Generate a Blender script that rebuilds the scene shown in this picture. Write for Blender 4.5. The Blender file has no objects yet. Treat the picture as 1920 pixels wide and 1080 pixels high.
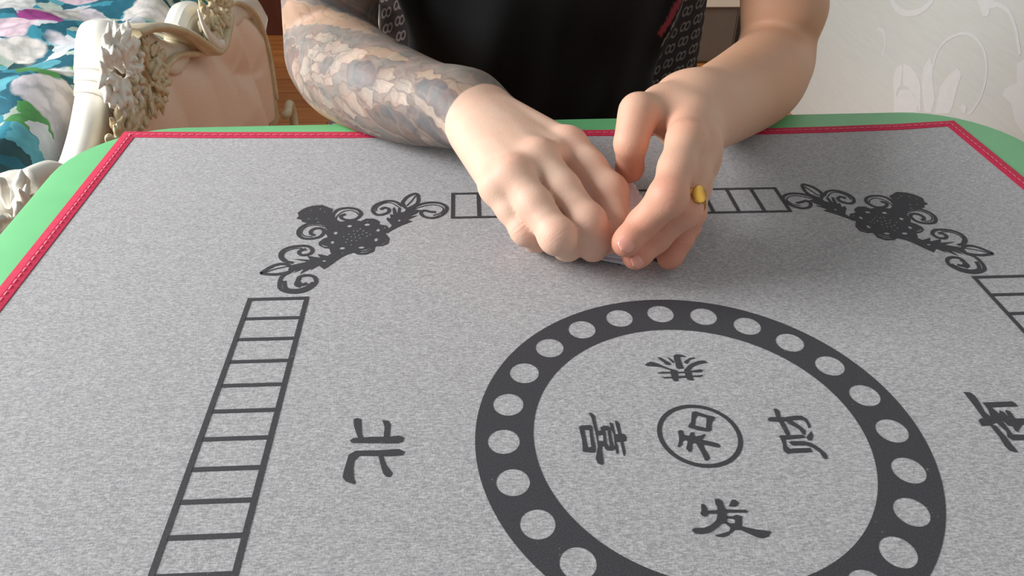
import bpy, bmesh, math, random
import numpy as np
from mathutils import Vector, Matrix
from mathutils.geometry import tessellate_polygon
random.seed(7)
RNG = np.random.default_rng(7)
SC = bpy.context.scene
COL = SC.collection
PI = math.pi
# ---------------------------------------------------------------- camera
cam_d = bpy.data.cameras.new('camera')
cam = bpy.data.objects.new('camera', cam_d); COL.objects.link(cam)
cam_d.sensor_width = 36.0
cam_d.lens = 36.0*1446.32/1920.0
cam_d.clip_start = 0.02
cam.matrix_world=Matrix(((0.998326,0.024224,-0.052525,-0.109949),(-0.056631,0.594163,-0.802349,-0.254705),(0.011772,0.803980,0.594540,1.031837),(0,0,0,1)))
SC.camera = cam
# ---------------------------------------------------------------- view, world, daylight
SC.view_settings.view_transform = 'Standard'
SC.view_settings.look = 'None'
SC.view_settings.gamma = 1.0
SC.view_settings.use_curve_mapping = False
SC.view_settings.exposure = 0.0
SC.cycles.use_denoising = True
wd = bpy.data.worlds.new('world'); SC.world = wd; wd.use_nodes = True
wd.node_tree.nodes['Background'].inputs[0].default_value = (0.93, 0.96, 1.0, 1)
wd.node_tree.nodes['Background'].inputs[1].default_value = 0.31
def area(name, loc, target, sx, sy, power, color):
    d = bpy.data.lights.new(name, 'AREA'); d.shape = 'RECTANGLE'; d.size = sx; d.size_y = sy
    d.energy = power; d.color = color
    o = bpy.data.objects.new(name, d); COL.objects.link(o); o.location = loc
    o.rotation_euler = (Vector(target)-Vector(loc)).to_track_quat('-Z', 'Y').to_euler()
    return o
area('window_daylight', (-1.93, 0.32, 1.55), (0.0, 0.26, 0.75), 1.2, 1.1, 80, (1.0, 1.0, 0.99))

# ---------------------------------------------------------------- helpers
def srgb(r, g, b):
    f = lambda c: (c/255/12.92) if c/255 <= 0.04045 else ((c/255+0.055)/1.055)**2.4
    return (f(r), f(g), f(b), 1.0)
def link(o, parent=None):
    COL.objects.link(o)
    if parent is not None: o.parent = parent
    return o
def tag(o, label=None, cat=None, group=None, kind=None):
    if label: o['label'] = label
    if cat: o['category'] = cat
    if group: o['group'] = group
    if kind: o['kind'] = kind
    return o
def thing(name, label, cat, loc, group=None):
    o = bpy.data.objects.new(name, None); COL.objects.link(o); o.location = loc
    bpy.context.view_layer.update()
    return tag(o, label, cat, group)
def mesh_obj(name, verts, faces, mat=None, parent=None, smooth=False, uvs=None):
    """verts in world space; a parent that is an unrotated empty is subtracted"""
    v = np.asarray(verts, float)
    if parent is not None:
        p = parent; off = np.zeros(3)
        while p is not None:
            off += np.array(p.location); p = p.parent
        v = v-off
    me = bpy.data.meshes.new(name)
    if isinstance(faces, np.ndarray):
        n = len(faces); k = faces.shape[1]
        me.vertices.add(len(v)); me.vertices.foreach_set('co', v.astype(np.float32).ravel())
        me.loops.add(n*k); me.loops.foreach_set('vertex_index', faces.astype(np.int32).ravel())
        me.polygons.add(n); me.polygons.foreach_set('loop_start', np.arange(0, n*k, k, dtype=np.int32))
        me.update(calc_edges=True)
    else:
        me.from_pydata([tuple(x) for x in v], [], [tuple(f) for f in faces]); me.update()
    if smooth: me.polygons.foreach_set('use_smooth', [True]*len(me.polygons))
    if mat is not None:
        for m in (mat if isinstance(mat, (list, tuple)) else [mat]): me.materials.append(m)
    return link(bpy.data.objects.new(name, me), parent)
def vcol(o, name, rgb):
    a = o.data.color_attributes.new(name, 'FLOAT_COLOR', 'POINT')
    c = np.ones((len(o.data.vertices), 4), np.float32); c[:, :3] = rgb
    a.data.foreach_set('color', c.ravel())
class MB:
    """collects shapes, then links them as one mesh"""
    def __init__(s): s.v = []; s.f = []
    def add(s, vs, fs):
        k = len(s.v); s.v += [tuple(map(float, q)) for q in vs]; s.f += [tuple(k+i for i in f) for f in fs]; return s
    def box(s, c, d, rot=None, bev=0.0):
        bm = bmesh.new(); bmesh.ops.create_cube(bm, size=1.0)
        for v in bm.verts: v.co = Vector((v.co.x*d[0], v.co.y*d[1], v.co.z*d[2]))
        if bev: bmesh.ops.bevel(bm, geom=bm.edges[:], offset=bev, segments=2, affect='EDGES', profile=0.6)
        M = Matrix.Translation(c) @ (rot if rot is not None else Matrix.Identity(4))
        bm.transform(M); bm.verts.index_update()
        s.add([v.co[:] for v in bm.verts], [[v.index for v in f.verts] for f in bm.faces]); bm.free(); return s
    def tube(s, pts, rad, n=12, flat=1.0, up=(0, 0, 1), cap=True):
        P = [Vector(p) for p in pts]; vs = []; fs = []; upv = Vector(up); prev = None
        for i, p in enumerate(P):
            t = (P[min(i+1, len(P)-1)]-P[max(i-1, 0)]).normalized()
            if prev is None:
                side = t.cross(upv)
                if side.length < 1e-3: side = t.cross(Vector((1, 0, 0)))
            else: side = prev-t*prev.dot(t)
            side.normalize(); prev = side.copy(); nrm = side.cross(t)
            r = rad[i] if hasattr(rad, '__len__') else rad
            for k in range(n):
                a = 2*PI*k/n; vs.append(p+side*(math.cos(a)*r)+nrm*(math.sin(a)*r*flat))
        for i in range(len(P)-1):
            for k in range(n): fs.append((i*n+k, i*n+(k+1) % n, (i+1)*n+(k+1) % n, (i+1)*n+k))
        if cap: fs.append(tuple(range(n))[::-1]); fs.append(tuple((len(P)-1)*n+k for k in range(n)))
        return s.add(vs, fs)
    def leaf(s, base, d, nrm, L, Wd, curl=0.3, th=0.004, seg=7):
        """a carved leaf: teardrop, keeled along its middle and curling at the tip"""
        d = Vector(d).normalized(); nrm = Vector(nrm); nrm = (nrm-d*nrm.dot(d)).normalized(); sd = d.cross(nrm)
        vs = []; fs = []; m = 5
        for side in (0, 1):
            for i in range(seg+1):
                t = i/seg; w = Wd*math.sin(PI*min(1, t*0.86+0.12))**0.8*(1-t**4)
                a = curl*t*t; c = Vector(base)+d*(L*t*math.cos(a*0.6))+nrm*(L*curl*t*t*0.6)
                for j in range(m):
                    u = (j/(m-1)-0.5)*2
                    h = -abs(u)*Wd*0.45+(1-abs(u))*0.002
                    vs.append(c+sd*(w*u)+nrm*(h-(th if side else 0)))
        q = (seg+1)*m
        for i in range(seg):
            for j in range(m-1):
                a = i*m+j; fs.append((a, a+1, a+m+1, a+m)); fs.append((q+a, q+a+m, q+a+m+1, q+a+1))
            fs.append((i*m, i*m+m, q+i*m+m, q+i*m)); a = i*m+m-1; fs.append((a, q+a, q+a+m, a+m))
        return s.add(vs, fs)
    def sphere(s, c, r, sc=(1, 1, 1)):
        bm = bmesh.new(); bmesh.ops.create_icosphere(bm, subdivisions=2, radius=r)
        for v in bm.verts: v.co = Vector((v.co.x*sc[0]+c[0], v.co.y*sc[1]+c[1], v.co.z*sc[2]+c[2]))
        bm.verts.index_update(); s.add([v.co[:] for v in bm.verts], [[v.index for v in f.verts] for f in bm.faces]); bm.free(); return s
    def build(s, name, mat, parent=None, smooth=False): return mesh_obj(name, s.v, s.f, mat, parent, smooth)

# node helpers
def new_mat(name, rough=0.6, color=None):
    m = bpy.data.materials.new(name); m.use_nodes = True
    b = m.node_tree.nodes['Principled BSDF']; b.inputs['Roughness'].default_value = rough
    if color: b.inputs['Base Color'].default_value = color
    return m, m.node_tree, b
class NT:
    def __init__(s, nt): s.nt = nt
    def n(s, t, **k):
        x = s.nt.nodes.new(t)
        for a, b in k.items(): setattr(x, a, b)
        return x
    def l(s, a, b): s.nt.links.new(a, b)
    def coord(s, scale=(1, 1, 1), rot=(0, 0, 0), loc=(0, 0, 0)):
        t = s.n('ShaderNodeTexCoord'); m = s.n('ShaderNodeMapping')
        m.inputs['Scale'].default_value = scale; m.inputs['Rotation'].default_value = rot; m.inputs['Location'].default_value = loc
        s.l(t.outputs['Object'], m.inputs[0]); return m.outputs[0]
    def noise(s, v, scale, detail=2.0, rough=0.5, dist=0.0):
        x = s.n('ShaderNodeTexNoise'); s.l(v, x.inputs['Vector']); x.inputs['Scale'].default_value = scale
        x.inputs['Detail'].default_value = detail; x.inputs['Roughness'].default_value = rough; x.inputs['Distortion'].default_value = dist
        return x.outputs['Fac']
    def ramp(s, f, stops, interp='LINEAR'):
        x = s.n('ShaderNodeValToRGB'); s.l(f, x.inputs[0]); x.color_ramp.interpolation = interp
        e = x.color_ramp.elements
        e[0].position, e[0].color = stops[0]; e[1].position, e[1].color = stops[-1]
        for p, c in stops[1:-1]:
            k = e.new(p); k.color = c
        return x.outputs[0]
    def mix(s, f, a, b, mode='MIX'):
        x = s.n('ShaderNodeMix', data_type='RGBA', blend_type=mode)
        for sock, val in ((x.inputs[0], f), (x.inputs[6], a), (x.inputs[7], b)):
            if hasattr(val, 'links') or hasattr(val, 'is_linked'): s.l(val, sock)
            else: sock.default_value = val
        return x.outputs[2]
    def math(s, op, a, b=None, c=None):
        x = s.n('ShaderNodeMath', operation=op)
        for i, val in enumerate((a, b, c)):
            if val is None: continue
            if hasattr(val, 'is_linked'): s.l(val, x.inputs[i])
            else: x.inputs[i].default_value = val
        return x.outputs[0]
    def bump(s, h, strength, dist, bsdf):
        x = s.n('ShaderNodeBump'); x.inputs['Strength'].default_value = strength; x.inputs['Distance'].default_value = dist
        s.l(h, x.inputs['Height']); s.l(x.outputs[0], bsdf.inputs['Normal'])

# ---------------------------------------------------------------- materials
def mat_cloth():
    m, nt, b = new_mat('heather_grey_cloth', 0.92); t = NT(nt)
    v1 = t.coord((1, 1, 1)); v2 = t.coord((0.26, 1.0, 1)); v3 = t.coord((1.0, 0.45, 1), rot=(0, 0, 0.5))
    streak = t.noise(v2, 1350, 2, 0.7); grain = t.noise(v3, 1750, 2, 0.8); soft = t.noise(v1, 14, 3)
    f = t.math('ADD', t.math('MULTIPLY', streak, 0.55), t.math('MULTIPLY', grain, 0.45))
    c = t.ramp(f, [(0.35, srgb(120, 120, 123)), (0.49, srgb(154, 154, 156)), (0.63, srgb(190, 190, 192))])
    c = t.mix(t.math('MULTIPLY', soft, 0.18), c, srgb(176, 168, 172))
    fl = t.noise(v2, 420, 1, 0.5); fleck = t.ramp(fl, [(0.19, (0, 0, 0, 1)), (0.23, (1, 1, 1, 1))])
    c = t.mix(0.35, c, t.mix(fleck, srgb(95, 92, 98), c))
    t.l(c, b.inputs['Base Color']); t.bump(f, 0.35, 0.0006, b)
    b.inputs['Sheen Weight'].default_value = 0.15
    return m
def mat_ink():
    m, nt, b = new_mat('black_screen_print_ink', 0.8); t = NT(nt)
    v = t.coord(); g = t.noise(v, 1400, 3, 0.8); w = t.noise(v, 260, 3, 0.7)
    c = t.ramp(g, [(0.3, srgb(38, 37, 41)), (0.6, srgb(62, 61, 66)), (0.75, srgb(84, 83, 88))])
    wear = t.ramp(w, [(0.70, (0, 0, 0, 1)), (0.76, (1, 1, 1, 1))])
    c = t.mix(wear, c, srgb(120, 119, 124)); t.l(c, b.inputs['Base Color']); t.bump(g, 0.3, 0.0004, b); return m
def simple(name, col, rough=0.5, nscale=None, amt=0.12, bump=0.0, coat=0.0, col2=None, metal=0.0):
    m, nt, b = new_mat(name, rough, col); t = NT(nt)
    if nscale:
        v = t.coord(); f = t.noise(v, nscale, 4, 0.6)
        c2 = col2 or tuple(min(1, x*(1-amt*2)) for x in col[:3])+(1,)
        t.l(t.ramp(f, [(0.35, c2), (0.65, col)]), b.inputs['Base Color'])
        if bump: t.bump(f, 0.4, bump, b)
    b.inputs['Coat Weight'].default_value = coat; b.inputs['Metallic'].default_value = metal
    return m
def mat_skin():
    m, nt, b = new_mat('skin', 0.55); t = NT(nt)
    a = t.n('ShaderNodeVertexColor', layer_name='skin'); v = t.coord()
    mot = t.noise(v, 60, 4, 0.6); fine = t.noise(v, 900, 3, 0.6)
    c = t.mix(t.ramp(mot, [(0.35, (0, 0, 0, 1)), (0.75, (0.22, 0.22, 0.22, 1))]), a.outputs[0], srgb(214, 140, 116), 'MIX')
    t.l(c, b.inputs['Base Color']); t.bump(fine, 0.25, 0.0006, b)
    b.inputs['Subsurface Weight'].default_value = 0.12; b.inputs['Subsurface Radius'].default_value = (0.012, 0.004, 0.002)
    b.inputs['Subsurface Scale'].default_value = 0.5; b.inputs['Specular IOR Level'].default_value = 0.35
    return m
def mat_wood():
    m, nt, b = new_mat('orange_floor_wood', 0.35); t = NT(nt)
    v = t.coord((1, 8, 1)); f = t.noise(v, 4, 5, 0.6, 0.6)
    c = t.ramp(f, [(0.3, srgb(190, 110, 48)), (0.7, srgb(230, 148, 76))])
    br = t.n('ShaderNodeTexBrick'); t.l(t.coord((1, 1, 1)), br.inputs['Vector'])
    br.inputs['Scale'].default_value = 1.0; br.inputs['Brick Width'].default_value = 1.1; br.inputs['Row Height'].default_value = 0.12
    br.inputs['Mortar Size'].default_value = 0.0015; br.inputs['Color1'].default_value = (1, 1, 1, 1); br.inputs['Color2'].default_value = (.82, .8, .78, 1)
    br.inputs['Mortar'].default_value = (.2, .12, .08, 1)
    t.l(t.mix(1.0, c, br.outputs[0], 'MULTIPLY'), b.inputs['Base Color']); return m
def mat_floral():
    m, nt, b = new_mat('floral_bedding_print', 0.8); t = NT(nt); v = t.coord()
    def warp(scale, amt, src):
        n1 = t.n('ShaderNodeTexNoise'); t.l(src, n1.inputs['Vector']); n1.inputs['Scale'].default_value = scale; n1.inputs['Detail'].default_value = 3
        off = t.n('ShaderNodeVectorMath', operation='MULTIPLY_ADD'); t.l(n1.outputs['Color'], off.inputs[0]); off.inputs[1].default_value = (amt,)*3; t.l(src, off.inputs[2])
        flat = t.n('ShaderNodeVectorMath', operation='MULTIPLY'); t.l(off.outputs[0], flat.inputs[0]); flat.inputs[1].default_value = (1, 1, 0.0); return flat.outputs[0]
    f1 = warp(14, 0.07, v); f2 = warp(40, 0.03, v)
    def vor(vec, scale, feat='F1'):
        x = t.n('ShaderNodeTexVoronoi', feature=feat); t.l(vec, x.inputs['Vector']); x.inputs['Scale'].default_value = scale; return x
    def chan(x, i):
        q = t.n('ShaderNodeSeparateColor'); t.l(x.outputs['Color'], q.inputs[0]); return q.outputs[i]
    big = vor(f1, 8.5); petal = vor(f2, 48); leaf = vor(f2, 30)
    kind = t.ramp(chan(big, 0), [(0.0, srgb(222, 218, 222)), (0.30, srgb(206, 92, 190)), (0.44, srgb(232, 206, 216)), (0.62, srgb(218, 222, 218)), (0.80, srgb(176, 66, 150)), (0.90, srgb(226, 222, 214))], 'CONSTANT')
    tint = t.ramp(petal.outputs['Distance'], [(0.0, (1.1, 1.08, 1.1, 1)), (0.45, (0.95, 0.93, 0.95, 1)), (0.8, (0.5, 0.52, 0.54, 1))])
    fl = t.mix(0.8, kind, tint, 'MULTIPLY')
    g0 = t.ramp(chan(leaf, 1), [(0.0, srgb(20, 104, 124)), (0.26, srgb(52, 150, 170)), (0.46, srgb(96, 180, 194)), (0.60, srgb(84, 158, 84)), (0.72, srgb(190, 204, 190)), (0.84, srgb(24, 78, 84)), (0.92, srgb(222, 226, 228))], 'CONSTANT')
    g1 = t.mix(0.6, g0, t.ramp(petal.outputs['Distance'], [(0.0, (1.1, 1.1, 1.1, 1)), (0.7, (0.6, 0.64, 0.66, 1))]), 'MULTIPLY')
    msk = t.ramp(big.outputs['Distance'], [(0.42, (0, 0, 0, 1)), (0.46, (1, 1, 1, 1))])
    c = t.mix(1.0, t.mix(msk, fl, g1), (0.78, 0.78, 0.79, 1), 'MULTIPLY'); t.l(c, b.inputs['Base Color'])
    t.bump(t.noise(v, 40, 4), 0.5, 0.004, b); return m
def mat_chair():
    m, nt, b = new_mat('brown_patterned_chair_fabric', 0.75); t = NT(nt)
    tc = t.n('ShaderNodeTexCoord'); sp = t.n('ShaderNodeSeparateXYZ'); t.l(tc.outputs['Object'], sp.inputs[0])
    px, pz = 0.0155, 0.0190
    u = t.math('DIVIDE', t.math('ADD', sp.outputs[0], sp.outputs[1]), px); w0 = t.math('DIVIDE', sp.outputs[2], pz)
    col = t.math('FLOOR', u); odd = t.math('MULTIPLY', t.math('FRACT', t.math('MULTIPLY', col, 0.5)), 1.0)
    w = t.math('ADD', w0, odd)
    fu = t.math('MULTIPLY', t.math('SUBTRACT', t.math('FRACT', u), 0.5), px); fw = t.math('MULTIPLY', t.math('SUBTRACT', t.math('FRACT', w), 0.5), pz)
    def loop(cx, cz):
        dx = t.math('DIVIDE', t.math('SUBTRACT', fu, t.math('ADD', cx, t.math('MULTIPLY', fw, 0.25))), 0.0029); dz = t.math('DIVIDE', t.math('SUBTRACT', fw, cz), 0.0060)
        d = t.math('SQRT', t.math('ADD', t.math('MULTIPLY', dx, dx), t.math('MULTIPLY', dz, dz)))
        return t.math('LESS_THAN', t.math('ABSOLUTE', t.math('SUBTRACT', d, 0.85)), 0.24)
    g = t.math('MAXIMUM', loop(-0.0025, -0.0008), loop(0.0025, 0.0008))
    c = t.mix(g, srgb(40, 31, 31), srgb(120, 108, 102)); t.l(c, b.inputs['Base Color'])
    t.bump(t.noise(t.coord(), 1200, 2), 0.3, 0.0004, b); return m
M = {}
M['cloth'] = mat_cloth(); M['ink'] = mat_ink()
M['green'] = simple('green_plastic', srgb(112, 190, 130), 0.42, 30, 0.03)
M['red'] = simple('crimson_binding_tape', srgb(206, 38, 78), 0.85, 500, 0.12, 0.0004)
M['thread'] = simple('pale_pink_thread', srgb(234, 138, 162), 0.8)
M['skin'] = mat_skin()
M['nail'] = simple('fingernail', srgb(226, 158, 142), 0.25, 200, 0.03)
M['black_cotton'] = simple('black_cotton', srgb(22, 23, 25), 0.85, 900, 0.2, 0.0004)
M['denim'] = simple('dark_trousers', srgb(30, 32, 38), 0.85, 700, 0.15)
M['hair'] = simple('black_hair', srgb(20, 17, 16), 0.5, 300, 0.2)
M['gold'] = simple('gold', srgb(222, 172, 84), 0.28, metal=1.0)
M['card'] = simple('white_card', srgb(252, 251, 254), 0.4, 300, 0.03)
M['card_face'] = simple('lilac_card_back', srgb(248, 246, 253), 0.35, 600, 0.05, col2=srgb(232, 226, 244))
M['cream'] = simple('cream_lacquer', srgb(250, 247, 238), 0.32, 20, 0.02, coat=0.4)
M['carve'] = simple('antique_gilt_cream', srgb(222, 208, 176), 0.38, 25, 0.1, 0.0, col2=srgb(204, 186, 148), coat=0.3)
M['leather'] = simple('peach_leather', srgb(248, 216, 194), 0.42, 260, 0.04, 0.0006)
M['floral'] = mat_floral(); M['chair'] = mat_chair(); M['wood'] = mat_wood()
M['piping'] = simple('white_piping', srgb(232, 228, 220), 0.4)
M['metal_dark'] = simple('dark_metal', srgb(40, 38, 38), 0.4, metal=0.6)
M['cabinet'] = simple('grey_brown_board', srgb(98, 84, 72), 0.6, 8, 0.05)
M['beige'] = simple('beige_board', srgb(206, 194, 174), 0.5, 10, 0.03)
M['redwood'] = simple('red_brown_wood', srgb(96, 48, 34), 0.4, 12, 0.12)
M['plaster'] = simple('white_plaster', srgb(232, 231, 226), 0.9, 6, 0.02)
def mat_wallpaper():
    m, nt, b = new_mat('silver_grey_wallpaper', 0.5); t = NT(nt)
    v = t.coord((1, 1, 1), rot=(0.6, 0, 0)); s1 = t.coord((1, 2.0, 22), rot=(0.7, 0, 0)); f = t.noise(s1, 6, 3, 0.6); g = t.noise(v, 500, 2)
    c = t.ramp(f, [(0.25, srgb(208, 214, 210)), (0.75, srgb(215, 221, 218))])
    t.l(c, b.inputs['Base Color']); t.bump(g, 0.2, 0.0004, b); return m
M['wallpaper'] = mat_wallpaper()
M['wallprint'] = simple('pearl_wallpaper_print', srgb(226, 230, 231), 0.42, 60, 0.02)
M['glass'], _nt, _b = new_mat('window_glass', 0.02); _b.inputs['Transmission Weight'].default_value = 1.0

# ---------------------------------------------------------------- traced outlines (0.1 mm) and joints (m)
JT={'Ri0': (-0.0438, 0.2066, 0.806), 'Ri1': (-0.0214, 0.1699, 0.791), 'Ri2': (-0.0195, 0.1499, 0.778), 'Ri3': (-0.0198, 0.1477, 0.77), 'Rm0': (-0.0659, 0.181, 0.81), 'Rm1': (-0.0391, 0.1405, 0.787), 'Rm2': (-0.034, 0.1404, 0.775), 'Rm3': (-0.0334, 0.145, 0.7665), 'Rr0': (-0.0828, 0.1655, 0.807), 'Rr1': (-0.0586, 0.1272, 0.786), 'Rr2': (-0.05, 0.1421, 0.77), 'Rr3': (-0.049, 0.1575, 0.7595), 'Rp0': (-0.0926, 0.1667, 0.798), 'Rp1': (-0.0751, 0.1451, 0.78), 'Rp2': (-0.0682, 0.1539, 0.768), 'Rp3': (-0.0662, 0.1657, 0.7595), 'Li0': (0.0203, 0.1624, 0.83), 'Li1': (0.0035, 0.1255, 0.812), 'Li2': (-0.0084, 0.1278, 0.793), 'Li3': (-0.0195, 0.1192, 0.785), 'Lm0': (0.033, 0.1731, 0.82), 'Lm1': (0.0155, 0.1322, 0.8), 'Lm2': (0.0014, 0.1319, 0.78), 'Lm3': (-0.0115, 0.1242, 0.772), 'Lr0': (0.035, 0.1748, 0.81), 'Lr1': (0.0242, 0.1466, 0.789), 'Lr2': (0.0202, 0.143, 0.772), 'Lr3': (0.0141, 0.1389, 0.7605), 'Lp0': (0.0366, 0.1808, 0.797), 'Lp1': (0.0258, 0.153, 0.775), 'Lp2': (0.0224, 0.1566, 0.764), 'Lp3': (0.0157, 0.155, 0.7595), 'RW': (-0.1122, 0.275, 0.803), 'LW': (0.0472, 0.2413, 0.812), 'Rt0': (-0.0663, 0.2873, 0.792), 'Rt1': (-0.0273, 0.2513, 0.772), 'Rt2': (-0.0193, 0.2107, 0.768), 'Rt3': (-0.0177, 0.1835, 0.765), 'Lt0': (0.0318, 0.2414, 0.82), 'Lt1': (-0.002, 0.1988, 0.832), 'Lt2': (-0.0078, 0.1838, 0.818), 'Lt3': (-0.0047, 0.1925, 0.797), 'RE': (-0.2366, 0.4805, 0.77), 'R1': (-0.2124, 0.4094, 0.78), 'R2': (-0.1758, 0.3476, 0.7885), 'R3': (-0.143, 0.3115, 0.792), 'LE': (0.1907, 0.4666, 0.765), 'L1': (0.148, 0.3863, 0.778), 'L2': (0.098, 0.3129, 0.792), 'L3': (0.0647, 0.261, 0.806)}
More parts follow.
